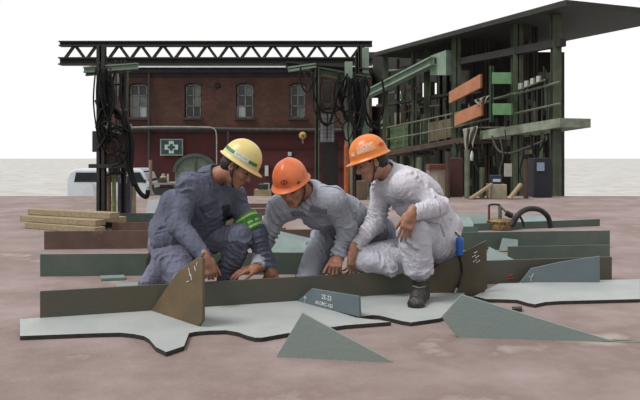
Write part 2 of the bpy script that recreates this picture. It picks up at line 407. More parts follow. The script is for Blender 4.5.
def person(name, label, J, hd, hands, cfg):
    g = {k: Vector(v) for k, v in J.items()}
    root = Vector(((g['LH'].x + g['RH'].x) / 2, (g['LH'].y + g['RH'].y) / 2, 0))
    par = thing(name, label, 'person', root)
    hc, fw, up = hd; hc = Vector(hc); HR = frame(fw, up); M = Matrix(HR.tolist()); L = lambda *p: hc + M @ Vector(p)
    allp = np.array([list(p) for p in g.values()] + [list(L(0, 0, .2)), list(L(0, .15, 0)), list(L(0, 0, -.15))])
    lo = allp.min(0) - .20; hi = allp.max(0) + .20
    pel = (g['LH'] + g['RH']) / 2; nk = g['N']; ch = g.get('C', (g['LS'] + g['RS']) / 2 * .6 + pel * .15 + nk * .25)
    wa = g.get('W', pel * .55 + ch * .45)
    # ---- body: one continuous skin surface
    v = Vol(lo, hi, .0042)
    v.cap(g['LH'], g['RH'], .085, k=.05); v.cap(pel, wa, .105, .11, k=.05); v.cap(wa, ch, .11, .115, k=.05)
    v.cap(ch, nk, .10, .055, k=.05); v.cap(g['LS'], g['RS'], .06, k=.06)
    for s in 'LR':
        v.cap(g[s + 'S'], g[s + 'E'], .048, .038, k=.03); v.cap(g[s + 'E'], g[s + 'W'], .039, .026, k=.02)
        v.cap(g[s + 'H'], g[s + 'K'], .078, .053, k=.04); v.cap(g[s + 'K'], g[s + 'A'], .054, .032, k=.03)
        toe = Vector(cfg['toe'][s][0]).normalized(); v.cap(g[s + 'A'], g[s + 'A'] + toe * .12 - Vector(cfg['toe'][s][1]).normalized() * .055, .030, .022, k=.01)
    v.cap(L(0, -.02, -.05), nk, .054, .058, k=.03)
    v.ell(L(0, -.012, .033), (.073, .094, .082), HR, k=.02); v.ell(L(0, .020, -.035), (.062, .074, .082), HR, k=.03)
    v.ell(L(0, .034, -.082), (.047, .052, .036), HR, k=.025); v.cap(L(-.012, .072, -.104), L(.012, .072, -.104), .016, k=.02)
    for s in (-1, 1):
        v.ell(L(s * .038, .062, -.028), (.026, .026, .024), HR, k=.02)
        v.cap(L(s * .014, .088, .024), L(s * .046, .074, .022), .009, k=.012)
        v.ell(L(s * .031, .096, .003), (.018, .016, .012), HR, k=.010, cut=True)
        v.ell(L(s * .031, .076, .001), (.0135, .0135, .0125), HR, k=.004)
        v.ell(L(s * .079, -.010, -.010), (.011, .021, .033), HR, k=.008); v.ell(L(s * .088, -.006, -.008), (.008, .011, .020), HR, k=.006, cut=True)
    v.cap(L(0, .090, .006), L(0, .109, -.034), .0085, .0125, k=.014)
    for s in (-1, 1): v.ell(L(s * .012, .098, -.038), (.0095, .011, .0085), HR, k=.008)
    v.cap(L(-.019, .088, -.066), L(.019, .088, -.066), .0072, k=.008); v.cap(L(-.015, .088, -.077), L(.015, .088, -.077), .0078, k=.008)
    for h in hands: hand(v, **h)
    vv, ff = v.mesh(); vv = relax(vv, ff, 1, .35); ctr = vv[ff].mean(1)
    q = (ctr - np.array(hc)) @ HR; ax = np.abs(q[:, 0]); mi = np.zeros(len(ff), np.int32)
    mi[(ax > .011) & (ax < .048) & (q[:, 2] > .017) & (q[:, 2] < .029) & (q[:, 1] > .066)] = 1
    mi[(ax > .018) & (ax < .045) & (q[:, 2] > -.008) & (q[:, 2] < .003) & (q[:, 1] > .066)] = 1
    mi[(ax < .021) & (q[:, 2] > -.083) & (q[:, 2] < -.061) & (q[:, 1] > .084)] = 2
    skin = mat('skin_' + cfg['key'], *cfg['skin'], scale=16, rough=.5, bump=.12, bscale=140)
    body = mesh_obj('body', vv, ff, [skin, mat('brow_dark', (30, 24, 22)), mat('lip', (140, 84, 74))], par, mi)
    # ---- hair
    lo2 = np.array(hc) - .15; h = Vol(lo2, lo2 + .30, .005)
    h.ell(L(0, -.016, .030), (.080, .099, .098), HR, k=.01); h.ell(L(0, -.045, -.03), (.066, .062, .05), HR, k=.03)
    h.box(L(0, .145, -.06), (.12, .115, .15), HR, rnd=.01, k=.015, cut=True); h.box(L(0, .16, .0), (.12, .09, .2), HR, k=.01, cut=True)
    for s in (-1, 1): h.ell(L(s * .082, -.006, -.014), (.022, .026, .034), HR, k=.01, cut=True)
    hv, hf = h.mesh(); hn = vnormals(hv, hf); hv = hv + hn * (.003 * noise3(hv * 90, 5))[:, None]
    mesh_obj('hair', hv, hf, mat('hair_black', (22, 19, 18), (38, 33, 30), 60, rough=.6), par)
    # ---- trousers
    t = Vol(lo, hi, .0055)
    t.cap(g['LH'], g['RH'], .118, k=.05); t.cap(pel, pel * .45 + wa * .55, .125, .122, k=.04)
    for s in 'LR':
        K, A, H = g[s + 'K'], g[s + 'A'], g[s + 'H']
        t.cap(H, K, .103, .079, k=.03); hm = cfg.get('hem', {}).get(s, .90); sw = cfg.get('shin', {}).get(s, 1.0)
        t.cap(K, K * (1.08 - hm) + A * (hm - .08), .078 * sw, .064 * sw, k=.03); t.cap((K * 3 + A) / 4, (K + A) / 2, .072 * sw, .070 * sw, k=.03)
        hm = cfg.get('hem', {}).get(s, .90); sw = cfg.get('shin', {}).get(s, 1.0)
        t.cyl(K * (1.2 - hm) + A * (hm - .2), K * (.97 - hm) + A * (hm + .03), .069 * sw, rnd=.004, k=.008)
    for a in cfg.get('slack', ()): t.cap(*a, k=.04)
    tv, tf = t.mesh()
    lat = tuple(M.col[0])
    segs = [(g[s + 'H'], g[s + 'K'], .052, .9, .8, lat) for s in 'LR'] + [(g[s + 'K'], g[s + 'A'], .045, .8, .6, lat) for s in 'LR'] + [(g['LH'], g['RH'], .06, .4, .4, (0, 0, 1))]
    tv = folds(tv, tf, segs, .017, cfg['seed'], .008); tr = mesh_obj('trousers', tv, tf, cfg['mt'], par)
    # ---- jacket
    j = Vol(lo, hi, .0055)
    hs = wa * .26 - pel * .26; j.cap(g['LH'] + hs, g['RH'] + hs, .128, k=.03); j.cap(pel * .62 + wa * .38, wa, .134, .140, k=.05); j.cap(wa, ch, .140, .146, k=.06); j.cap(ch, nk, .13, .062, k=.06); j.cap(g['LS'], g['RS'], .080, k=.06)
    for s in 'LR':
        S_, E, W_ = g[s + 'S'], g[s + 'E'], g[s + 'W']; cen = (g['LS'] + g['RS']) / 2
        j.cap(S_ * .8 + cen * .2, S_, .088, .076, k=.05); j.cap(S_, E, .073, .061, k=.035); j.cap(E, E * .25 + W_ * .75, .061, .049, k=.025); j.cap((S_ + E * 2) / 3, E, .058, .062, k=.03)
        j.cyl(E * .24 + W_ * .76, E * .02 + W_ * .98, .042, k=.01)
        j.cyl(E * .06 + W_ * .94, E * -.05 + W_ * 1.05, .034, k=.006, cut=True)
    nd = (L(0, -.02, -.05) - nk).normalized()
    j.cyl(nk - nd * .045, nk + nd * .048, .084, rnd=.012, k=.02); j.cyl(nk - nd * .0, nk + nd * .08, .066, rnd=.004, k=.01, cut=True)
    for a in cfg.get('jslack', ()): j.cap(*a, k=.05)
    jv, jf = j.mesh()
    segs = [(g[s + 'S'], g[s + 'E'], .05, .5, .9, lat) for s in 'LR'] + [(g[s + 'E'], g[s + 'W'], .036, .9, .5, lat) for s in 'LR'] + [(pel, ch, .065, .8, .1, lat)]
    jv = folds(jv, jf, segs, .017, cfg['seed'] + 20, .007); ja = mesh_obj('jacket', jv, jf, cfg['mj'], par)
    cl = Cloth(jv, jf); ct = Cloth(tv, tf)
    for s in 'LR': boot(par, g[s + 'A'], cfg['toe'][s][0], cfg['toe'][s][1], cfg['boot'], sc=cfg.get('bsc', 1.0))
    hat = helmet(par, hc, HR, cfg['hat'], cfg['hatx'])
    for k in ('SE', 'EW', 'HK', 'KA'):
        print(name, k, [round((g[s + k[0]] - g[s + k[1]]).length, 3) for s in 'LR'], end=' ')
    print('torso', round((pel - nk).length, 3), 'sh', round((g['LS'] - g['RS']).length, 3), 'neck', round((hc - nk).length, 3))
    return par, ja, tr, cl, ct, g
# ------------------------------------------------------------------ the three workers
def cloth(name, c1, c2):
    return mat(name, c1, c2, scale=9, rough=.9, bump=.62, bscale=20, bdist=1.6, stretch=(1, 1, .8), lo=.35, hi=.68, spec=.15)
def rhand(w, d, n, curl, **k):
    d = Vector(d).normalized(); n = Vector(n); return dict(w=w, d=d, n=n, s=d.cross(n), curl=curl, **k)
def lhand(w, d, n, curl, **k):
    d = Vector(d).normalized(); n = Vector(n); return dict(w=w, d=d, n=n, s=n.cross(d), curl=curl, **k)
BOOT = ('boot_leather', (34, 31, 29), (70, 62, 56))

# kneeling worker on the left
J1 = dict(N=P(211, 178, 4.47), LS=P(232, 196, 4.65), RS=P(191, 187, 4.38), LE=P(257, 238, 4.56), LW=P(270, 270, 4.50),
          RE=P(178, 224, 4.28), RW=P(206, 259, 4.13), LH=P(184, 243, 4.74), RH=P(167, 245, 4.52), RK=P(190, 287, 4.28), RA=P(161, 265, 4.62),
          LK=P(240, 236, 4.50), LA=P(226, 282, 4.66), C=P(205, 201, 4.52), W=P(187, 225, 4.60))
st_g = mat('stripe_green', (40, 120, 58), (58, 140, 70), 30, rough=.4); st_w = mat('stripe_white', (226, 228, 214), (200, 206, 196), 30, rough=.4)
st_ink = mat('stripe_ink', (52, 74, 66))
def decals1(D):
    for s in (-1, 1):
        D('stripe', s * .42, s * 1.0, .030, .050, st_g, nt=8); D('stripe', s * 1.85, s * 2.7, .030, .050, st_g, nt=10)
        D('stripe', s * 1.0, s * 1.85, .028, .056, [st_w, st_ink], nt=40, nz=7, pick=lambda i, j: 1 if (1 < j < 5 and i % 5 in (1, 3) and 4 < i < 36 and (i * 7 + j * 3) % 4 != 0) else 0)
        D('stripe', s * .42, s * 2.7, .022, .0265, st_w, nt=24, nz=1)
w1 = person('person', 'kneeling person in yellow hard hat and dark blue-grey work suit with green armband', J1,
            (P(238, 166, 4.42), (.80, -.16, -.57), (.57, -.05, .81)),
            [rhand(J1['RW'], (.32, -.10, -.94), (-.35, .90, 0), (.85, .80, .45), thumb=(.9, .32, .30), tcurl=.3),
             lhand(J1['LW'], (.35, -.25, -.9), (-.3, .9, 0), (.35, .4, .2))],
            dict(key='a', skin=((150, 102, 80), (176, 124, 98)), seed=3, mt=cloth('trousers_navy', (112, 114, 132), (130, 132, 150)), mj=cloth('jacket_navy', (94, 97, 114), (112, 115, 132)),
                 toe={'R': ((-.15, .1, -1), (.8, -.4, -.1)), 'L': ((.9, -.35, 0), (0, 0, 1))}, boot=BOOT, hem={'R': .97},
                 jslack=[(P(212, 203, 4.54), P(208, 232, 4.62), .105, .10), (P(176, 205, 4.58), P(166, 232, 4.62), .10, .11)], slack=[(P(170, 258, 4.45), P(150, 284, 4.46), .09, .07)],
                 hat=dict(name='hat_yellow', args=((226, 204, 128), (236, 216, 148)), kw=dict(scale=7, rough=.38)), hatx=dict(decals=decals1, tilt=3)))
# man in the middle, bending forward
J2 = dict(N=P(311, 193, 4.55), LS=P(333, 200, 4.47), RS=P(281, 207, 4.62), LE=P(347, 230, 4.57), LW=P(337, 258, 4.46),
          RE=P(263, 240, 4.68), RW=P(257, 268, 4.44), LH=P(378, 231, 5.02), RH=P(355, 230, 5.14), RK=P(324, 238, 4.86), RA=P(309, 281, 4.72),
          LK=P(405, 270, 5.16), LA=P(362, 276, 5.36), C=P(322, 207, 4.66), W=P(345, 218, 4.86))
def decals2(D):
    e = mat('emblem_dark', (120, 42, 26), (150, 60, 34), 40)
    D('emblem', -.34, .10, .030, .066, [e, mat('hat_orange', (0, 0, 0))], nt=14, nz=10, pick=lambda i, j: 0 if (abs(math.hypot((i - 6.5) / 6.5, (j - 4.5) / 4.5) - .8) < .22 or (abs(i - 6.5) < 1.6 and abs(j - 4.5) < 3)) else 1)
    D('emblem', 1.05, 1.28, .036, .062, e, nt=5, nz=3)
    D('emblem', -1.0, -.8, .012, .026, e, nt=5, nz=3)
HATO = dict(name='hat_orange', args=((214, 104, 54), (232, 126, 72)), kw=dict(scale=8, rough=.36))
mat(HATO['name'], *HATO['args'], **HATO['kw'])
w2 = person('person', 'person in plain orange hard hat and grey work suit bending down between two others', J2,
            (P(292, 185, 4.42), (-.28, -.82, -.50), (-.26, -.45, .85)),
            [rhand(J2['RW'], (-.88, -.40, -.10), (-.1, .15, -1), (.25, .30, .2), thumb=(.75, .6, .1)),
             lhand(J2['LW'], (-.14, -.86, -.46), (0, .45, -.9), ((1.15, .85, .4), (1.2, .8, .4), (1.2, .85, .4), (1.25, .9, .4)), spread=.10, thumb=(.8, .45, .3))],
            dict(key='b', skin=((150, 100, 78), (178, 124, 98)), seed=11, mt=cloth('trousers_grey', (164, 168, 180), (180, 183, 194)), mj=cloth('jacket_grey', (156, 159, 170), (182, 185, 194)),
                 toe={'R': ((-.5, -.85, 0), (0, 0, 1)), 'L': ((-.5, .6, -.6), (-.4, .45, .8))}, boot=BOOT, hem={'R': 1.0}, shin={'R': 1.2}, slack=[(P(316, 256, 4.76), P(308, 283, 4.64), .075, .085)], hat=HATO, hatx=dict(decals=decals2, tilt=6)))
# man squatting on the right
J3 = dict(N=P(390, 175, 4.66), LS=P(408, 185, 4.46), RS=P(383, 190, 4.82), LE=P(437, 207, 4.44), LW=P(411, 214, 4.20),
          RE=P(375, 223, 4.68), RW=P(353, 251, 4.48), LH=P(441, 249, 4.72), RH=P(429, 249, 4.92), LK=P(414, 233, 4.32), LA=P(421, 288, 4.32),
          RK=P(361, 257, 4.55), RA=P(402, 286, 4.82), C=P(411, 194, 4.66), W=P(432, 220, 4.76))
def decals3(D):
    wh = mat('sticker_white', (222, 214, 204), (240, 150, 90), 60); rd = mat('sticker_red', (196, 76, 40)); o = mat(HATO['name'] + '_bright', (0, 0, 0))
    D('sticker', -1.9, -.85, .040, .095, [wh, o], nt=24, nz=12, pick=lambda i, j: 0 if ((i // 2 + j) % 3 != 0 and (i + j * 2) % 7 != 3) else 1)
    D('sticker', -2.6, -2.1, .040, .070, [rd, o], nt=8, nz=6, pick=lambda i, j: 0 if math.hypot((i - 3.5) / 4, (j - 2.5) / 3) < .9 else 1)
    D('sticker', -.7, -.35, .040, .066, wh, nt=6, nz=3)
HATB = dict(name='hat_orange_bright', args=((228, 122, 44), (238, 142, 66)), kw=dict(scale=8, rough=.36)); mat(HATB['name'], *HATB['args'], **HATB['kw'])
w3 = person('person', 'squatting person in orange hard hat with white stickers and pale lavender-grey work suit', J3,
            (P(371, 161, 4.60), (-.90, -.10, -.44), (-.43, -.06, .90)),
            [lhand(J3['LW'], (-.30, -.06, -.95), (.15, .95, -.10), ((.22, .35, .2), (.25, .4, .25), (.28, .45, .25), (.3, .5, .3)), thumb=(.85, .35, .35)),
             rhand(J3['RW'], (-.06, -.12, -.98), (-.60, .65, 0), ((.08, .12, .1), (.25, .35, .2), (.35, .5, .3), (.4, .6, .3)), thumb=(.8, .5, .3))],
            dict(key='c', skin=((158, 112, 90), (184, 134, 108)), seed=23, mt=cloth('trousers_pale', (188, 186, 198), (208, 205, 214)), mj=cloth('jacket_pale', (204, 200, 209), (224, 220, 227)),
                 toe={'L': ((-.32, -.94, 0), (0, 0, 1)), 'R': ((-.7, -.5, 0), (0, 0, 1))}, boot=BOOT,
                 slack=[(P(366, 262, 4.50), P(400, 262, 4.58), .075, .085), (P(374, 262, 4.46), P(390, 268, 4.46), .055, .055)],
                 jslack=[(P(440, 235, 4.82), P(452, 226, 4.78), .08, .07), (P(404, 184, 4.64), P(424, 196, 4.68), .115, .125)], hem={'L': .70}, shin={'L': 1.25}, bsc=1.28, hat=HATB, hatx=dict(decals=decals3, tilt=6)))
# ------------------------------------------------------------------ clothing details on the workers
def armband(par, a, b, t0, t1, r0, r1, ms, name='armband'):
    a = Vector(a); b = Vector(b); d = (b - a).normalized(); u = d.orthogonal().normalized(); wv = d.cross(u); mb = MB(); vs = []; fs = []; ms_i = []
    n = 28; rows = 8; L = (b - a).length
    for i in range(rows + 1):
        t = t0 + (t1 - t0) * i / rows
        for j in range(n):
            an = 2 * math.pi * j / n; r = (r0 + (r1 - r0) * i / rows) * (1 + .03 * math.sin(an * 5 + i)); vs.append(a + d * (L * t) + (u * math.cos(an) + wv * math.sin(an)) * r)
    for i in range(rows):
        for j in range(n): j2 = (j + 1) % n; fs.append([i * n + j, i * n + j2, (i + 1) * n + j2, (i + 1) * n + j]); ms_i.append(1 if i in (1, 4, 6) and not (i == 4 and j % 3 == 0) else 0)
    mb.add(vs, fs); mb.m = ms_i; o = mb.build(name, ms, par, smooth=True)
    s = o.modifiers.new('solid', 'SOLIDIFY'); s.thickness = .004; s.offset = 1
    return o
p1, ja1, tr1, cl1, ct1, g1 = w1
ab = armband(p1, g1['LS'], g1['LE'], .50, .86, .079, .073, [mat('armband_green', (58, 138, 62), (84, 168, 74), 30, rough=.8), mat('armband_pale', (176, 206, 118), (206, 220, 150), 40, rough=.8)])
ab['label'] = 'green armband with pale stripes'
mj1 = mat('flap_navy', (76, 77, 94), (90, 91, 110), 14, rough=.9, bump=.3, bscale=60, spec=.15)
cl1.patch(P(209, 207, 4.4), (.25, -.95, .15), (-.35, -.1, .9), [(-.055, -.024), (.055, -.024), (.06, .024), (-.06, .024)], .006, 'pocket_flap', mj1, p1)
cl1.patch(P(228, 212, 4.45), (.35, -.9, .2), (-.2, -.1, .9), [(-.032, -.045), (.032, -.045), (.032, .045), (-.032, .045)], .007, 'breast_pocket', mat('pocket_black', (34, 34, 42), (46, 46, 56), 20, rough=.9), p1)
cl1.patch(P(196, 172, 4.4), (-.1, -.8, .6), (0, .4, .9), [(-.085, -.004), (.085, -.004), (.085, .004), (-.085, .004)], .004, 'seam', mj1, p1)
p2, ja2, tr2, cl2, ct2, g2 = w2
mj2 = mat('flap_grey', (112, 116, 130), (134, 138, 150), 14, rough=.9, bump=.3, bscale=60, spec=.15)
cl2.patch(P(318, 211, 4.4), (-.05, -.95, -.1), (.1, -.3, .9), [(-.055, -.022), (.055, -.022), (.055, .022), (-.055, .022)], .006, 'pocket_flap', mj2, p2)
cl2.patch(P(298, 214, 4.5), (-.2, -.95, -.1), (-.1, -.3, .9), [(-.045, -.02), (.045, -.02), (.045, .02), (-.045, .02)], .006, 'pocket_flap', mj2, p2)
cl2.patch(P(332, 180, 4.4), (.1, -.6, .8), (.3, .6, .6), [(-.07, -.004), (.07, -.004), (.07, .004), (-.07, .004)], .004, 'seam', mj2, p2)
p3, ja3, tr3, cl3, ct3, g3 = w3
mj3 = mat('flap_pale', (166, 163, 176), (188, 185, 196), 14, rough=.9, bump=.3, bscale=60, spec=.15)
cl3.patch(P(392, 205, 4.4), (-.3, -.95, .0), (-.25, -.1, .95), [(-.05, -.026), (.05, -.026), (.052, .026), (-.052, .026)], .007, 'pocket_flap', mj3, p3)
cl3.patch(P(440, 222, 4.4), (.5, -.85, .1), (-.3, -.1, .95), [(-.005, -.10), (.005, -.10), (.005, .10), (-.005, .10)], .004, 'seam', mj3, p3)
# ------------------------------------------------------------------ deck, yard and steel plates
UPZ = Vector((0, 0, 1))
m_deck = mat('deck', (162, 144, 140), (136, 116, 110), scale=1.6, rough=.85, bump=.25, bscale=40, c3=(178, 166, 156), lo=.35, hi=.6)
m_yard = mat('yard', (186, 183, 176), (206, 204, 198), scale=.6, rough=.95, bump=.3, bscale=12)
struct(MB().box((0, 6.9, -.15), (26, 15.2, .3)).build('floor_deck', m_deck))
struct(MB().box((0, 60, -1.7), (400, 300, .2)).build('floor_yard', m_yard))
sup = mat('support_steel', (70, 66, 62), (96, 84, 74), 3, rough=.8)
m_prime = mat('primer_olive', (82, 86, 76), (92, 84, 68), scale=2.6, rough=.5, bump=.12, bscale=60, c3=(72, 80, 74), lo=.36, hi=.6)
m_green = mat('primer_green', (80, 94, 86), (94, 106, 96), scale=3, rough=.5, bump=.1, bscale=60, c3=(96, 92, 76))
m_rust = mat('primer_brown', (112, 86, 76), (92, 70, 62), scale=3, rough=.7, bump=.15, bscale=60, c3=(128, 102, 90))
m_pale = mat('primer_pale', (138, 154, 150), (120, 138, 134), scale=3, rough=.5, bump=.1, bscale=60)
m_blue = mat('primer_blue', (112, 125, 129), (102, 115, 120), scale=3, rough=.5, bump=.08, bscale=60)
m_brk = mat('bracket_brown', (118, 98, 70), (96, 84, 62), scale=4, rough=.5, bump=.12, bscale=70, c3=(112, 112, 94))
m_sheet = mat('sheet_grey', (166, 170, 168), (178, 181, 178), scale=2.4, rough=.6, bump=.12, bscale=50, c3=(156, 157, 149))
m_edge = mat('edge_dark', (40, 36, 34), (56, 50, 46), 20, rough=.7)
m_chalk = mat('chalk', (226, 230, 228)); m_rchalk = mat('red_chalk', (150, 70, 64))

def flat_bar(pa, pb, h, m, label, name='flat_bar', th=.014, group='flat bars standing on the deck', lean=0.0):
    a = G(*pa); b = G(*pb); d = (b - a).normalized(); n = Vector((-d.y, d.x, 0)) * (1 if d.x > 0 else -1)
    up = Vector((0, 0, h)) + n * lean
    o = MB().prism([a, b, b + up, a + up], n * th).build(name, m, bevel=.002)
    return tag(o, label, 'steel bar', group)
barA = flat_bar((40, 322), (471, 292.5), .168, m_prime, 'long olive and brown flat bar in front, under the three people\'s hands')
flat_bar((40, 276.5), (342, 274), .165, m_green, 'dark green flat bar directly behind the two people on the left')
flat_bar((44, 249.5), (334, 247), .172, m_rust, 'reddish brown flat bar, second row behind the person with the green armband')
flat_bar((112, 231.5), (250, 231), .105, m_rust, 'short reddish brown flat bar at the left below the green one')
flat_bar((116, 223), (262, 222.5), .125, m_green, 'green flat bar farthest back on the left side')
flat_bar((452, 250.5), (610, 248), .168, m_green, 'grey-green flat bar on the right below the pump and hose')
flat_bar((508, 262), (610, 260), .130, m_green, 'shorter grey-green flat bar second from the front on the right')
flat_bar((481, 284.5), (612, 279.5), .165, m_prime, 'olive flat bar nearest the front on the right, marked in red chalk')
flat_bar((474, 231), (600, 226), .085, m_green, 'low dark green flat bar behind the pump on the right')
flat_bar((252, 238), (286, 237), .10, m_rust, 'little brown flat bar seen between yellow and orange helmets low down')
flat_bar((236, 216), (300, 215), .10, m_rust, 'distant reddish bar behind the armband, one of a pair')
flat_bar((236, 208), (300, 207.5), .07, m_rust, 'farthest thin reddish bar behind the armband')

# sheets lying on the deck
T = .022
def sheet(pts, label, z=T, group='bottom sheets lying on the deck'):
    q = [G(x, y, z) for x, y in pts]
    o = MB().prism(q, (0, 0, -z + .001))
    o.m = [0, 0] + [1] * (len(o.m) - 2)
    o = o.build('steel_sheet', [m_sheet, m_edge])
    return tag(o, label, 'steel sheet', group)
sheet([(20, 319), (170, 308), (300, 300), (335, 311), (356, 317.5), (391, 321.8), (345, 325.2), (318, 329), (285, 333.5), (262, 337.6), (255, 337.6), (247, 335.5), (238, 332.2), (226, 330.2), (210, 330.6), (196, 331.6), (189, 333), (184, 346), (166, 352), (156, 347), (149, 339), (144, 336), (134, 334), (120, 332.6), (96, 333.2), (20, 336)],
      'pale grey steel sheet with a wavy cut edge under the tall brown bracket')
sheet([(304, 300), (462, 289), (466, 297), (460, 306), (448, 314), (440, 318.2), (411, 322.4), (402, 321), (379, 315.4), (372, 315), (358, 317), (338, 311)],
      'pale grey steel sheet under the black boot')
sheet([(474, 296), (499, 283.5), (640, 279), (640, 299), (560, 301), (545, 302), (535, 304.2), (528, 303), (517, 299.8), (500, 299.2), (486, 299)], 'pale grey steel sheet at the right edge with a wavy front edge')
tag(MB().prism([G(x, y, .02) for x, y in ((512, 306.6), (522, 306.2), (522, 308.4), (512, 308.8))], (0, 0, -.018)).build('steel_scrap', m_edge), 'tiny dark steel offcut on the pinkish floor at right', 'offcut')
tag(MB().prism([G(x, y, .02) for x, y in ((100, 275.5), (124, 274.6), (125, 277.6), (101, 278.6))], (0, 0, -.018)).build('steel_scrap', m_pale), 'pale steel offcut lying before the dark green bar at far left', 'offcut')
tag(MB().prism([G(x, y, .02) for x, y in ((118, 283), (140, 282), (141, 286.5), (116, 287.5))], (0, 0, -.018)).build('steel_scrap', m_pale), 'grey-green steel offcut on the floor behind the long front bar', 'offcut')
tag(MB().prism([G(x, y, .014) for x, y in ((96, 243.5), (150, 241.8), (151, 243), (97, 245))], (0, 0, -.012)).build('steel_scrap', m_edge), 'thin dark rod-like strip between the brown and green bars at left', 'offcut')

def upright(pts, A, B, th, m, name, label, cat, group=None, back=True, bev=.002):
    q = [V(x, y, A, B) for x, y in pts]; d = (B - A); n = Vector((-d.y, d.x, 0)).normalized()
    if (n.y < 0) == back: n = -n
    mb = MB().prism(q, n * th); o = mb.build(name, m, bevel=bev)
    return tag(o, label, cat, group), q, n
def scratch(par, pts, A, B, r, m, name='chalk_mark', off=.002):
    d = (B - A); n = Vector((-d.y, d.x, 0)).normalized()
    if n.y > 0: n = -n
    mb = MB()
    for ln in pts: mb.tube([V(x, y, A, B) + n * off for x, y in ln], r, 5)
    return mb.build(name, m, par)
A, B = G(150, 314), G(201, 331.5)
br, q, n = upright([(152, 314.5), (152, 309), (176, 274), (183, 268), (197, 257.5), (202.5, 258), (202.5, 321), (199, 325), (198, 331), (190, 328.5)], A, B, .016, [m_brk], 'bracket', 'tall brown triangular steel bracket in front of the kneeling person in the yellow hat', 'bracket', 'triangular brackets welded to the front bar')
scratch(br, [[(189, 268), (190.5, 276)], [(191, 274), (192, 280)], [(194.5, 266), (196, 271)], [(197.5, 262), (197, 266)], [(187, 282), (189, 281)]], A, B, .0022, m_chalk)
A, B = G(417, 296.5), G(486, 296)
br, q, n = upright([(418, 296), (418, 275), (436, 267), (480, 243.5), (486.5, 240.5), (487.5, 288), (484, 292), (482.5, 296.5)], A, B, .016, [mat('bracket_dark', (88, 76, 56), (70, 64, 50), scale=4, rough=.5, bump=.12, bscale=70)], 'bracket', 'dark brown triangular steel bracket beside the squatting person in pale clothes', 'bracket', 'triangular brackets welded to the front bar')
scratch(br, [[(472, 257), (476, 255), (475, 258), (479, 255.5)], [(473, 262), (477, 259), (476, 263), (480, 260)], [(474, 253), (477, 251.5)]], A, B, .0022, m_chalk)
# plate with chalk lettering
A, B = G(297, 301, T), G(359, 317.5, T)
pd, q, n = upright([(297, 301), (311.5, 288.5), (358.6, 296.2), (359.4, 317.3)], A, B, .016, [m_blue], 'lettered_plate', 'blue-grey steel plate with chalk lettering standing on the sheet in the centre', 'steel plate')
def chalk_text(body, px, py, size, par, A, B, m):
    cu = bpy.data.curves.new('t', 'FONT'); cu.body = body; cu.size = size; cu.extrude = .0008; cu.align_x = 'LEFT'; cu.offset = .0003
    ob = bpy.data.objects.new('t', cu); COL.objects.link(ob); dg = bpy.context.evaluated_depsgraph_get(); me = bpy.data.meshes.new_from_object(ob.evaluated_get(dg))
    bpy.data.objects.remove(ob)
    d = (B - A); d.z = 0; d.normalize(); n = Vector((d.y, -d.x, 0)); n = n if n.y < 0 else -n
    o = V(px, py, A, B) + n * .0022; R = Matrix((d, UPZ, n)).transposed().to_4x4(); R.translation = o - parent_org(par)
    me.transform(R); return link_mesh('chalk_lettering', me, m, par, None, False, 0)
chalk_text('2E-23', 322, 298.6, .038, pd, A, B, m_chalk); chalk_text('AKOMC-103', 315.5, 303.6, .029, pd, A, B, m_chalk)
scratch(pd, [[(305.2, 296.5), (305.2, 303)], [(303.8, 298.6), (305.2, 296.3), (306.6, 298.8)]], A, B, .0018, m_chalk)
A, B = P(276, 358, 3.22), P(420, 366, 3.12)
upright([(276, 357), (302.2, 312.8), (352, 340), (392, 361), (392, 364), (276, 358.5)], A, B, .014, [mat('plate_grey', (136, 150, 146), (146, 152, 142), 3, rough=.5, bump=.1, bscale=60)], 'triangular_plate', 'grey-green triangular plate at the front centre pointing up', 'steel plate')
A, B = P(452, 336, 3.56), P(640, 341, 3.46)
upright([(441.5, 317), (461.5, 294.6), (545, 320.2), (600, 337), (640, 348), (640, 342), (462, 340.5), (453, 332)], A, B, .014, [mat('plate_grey2', (134, 150, 146), (144, 152, 144), 3, rough=.5, bump=.1, bscale=60)], 'triangular_plate', 'large grey-green plate with a sloping top at the front right corner', 'steel plate')
A, B = G(519, 285.5), G(600, 285.5)
pb, q, n = upright([(519, 284), (531, 268.5), (560, 262), (600, 256), (600, 284.5)], A, B, .012, [m_blue], 'steel_plate', 'blue-grey plate with a white chalk mark standing before the olive bar at the right', 'steel plate')
scratch(pb, [[(529, 276), (531, 278), (533.5, 273.5)], [(531, 278), (531, 281)]], A, B, .002, m_chalk)
rm = MB()
A, B = G(481, 284.5), G(612, 279.5)
olive = [o for o in COL.objects if o.get('label', '').startswith('olive flat bar nearest')][0]
scratch(olive, [[(506, 277), (513, 274)], [(507, 274), (513, 278)], [(505, 279), (514, 278.5)]], A, B, .003, m_rchalk)
# loose plates leaning on the bars
def leaning(pts, depths, m, label, th=.012, name='steel_plate'):
    q = [P(x, y, d) for (x, y), d in zip(pts, depths)]; nn = (q[1] - q[0]).cross(q[-1] - q[0]).normalized()
    if nn.y < 0: nn = -nn
    return tag(MB().prism(q, nn * th).build(name, m, bevel=.002), label, 'steel plate')
leaning([(268, 252), (306, 253), (314, 239), (280, 231)], [5.37, 5.37, 5.62, 5.62], m_pale, 'pale green plate leaning behind the dark green bar between two people')
leaning([(486.5, 264), (519, 262), (489, 246.5)], [5.05, 5.12, 5.2], m_pale, 'pale triangular plate leaning on the back of the olive bar at right')
leaning([(499, 251), (518, 251), (518, 239.5), (502.5, 238)], [6.55, 6.55, 6.6, 6.6], m_pale, 'small pale plate leaning on the grey-green bar below the hose')
leaning([(452, 232), (478, 232), (469, 215), (452, 214)], [8.1, 8.1, 8.6, 8.6], m_pale, 'pale green plate leaning in the background left of the pump')
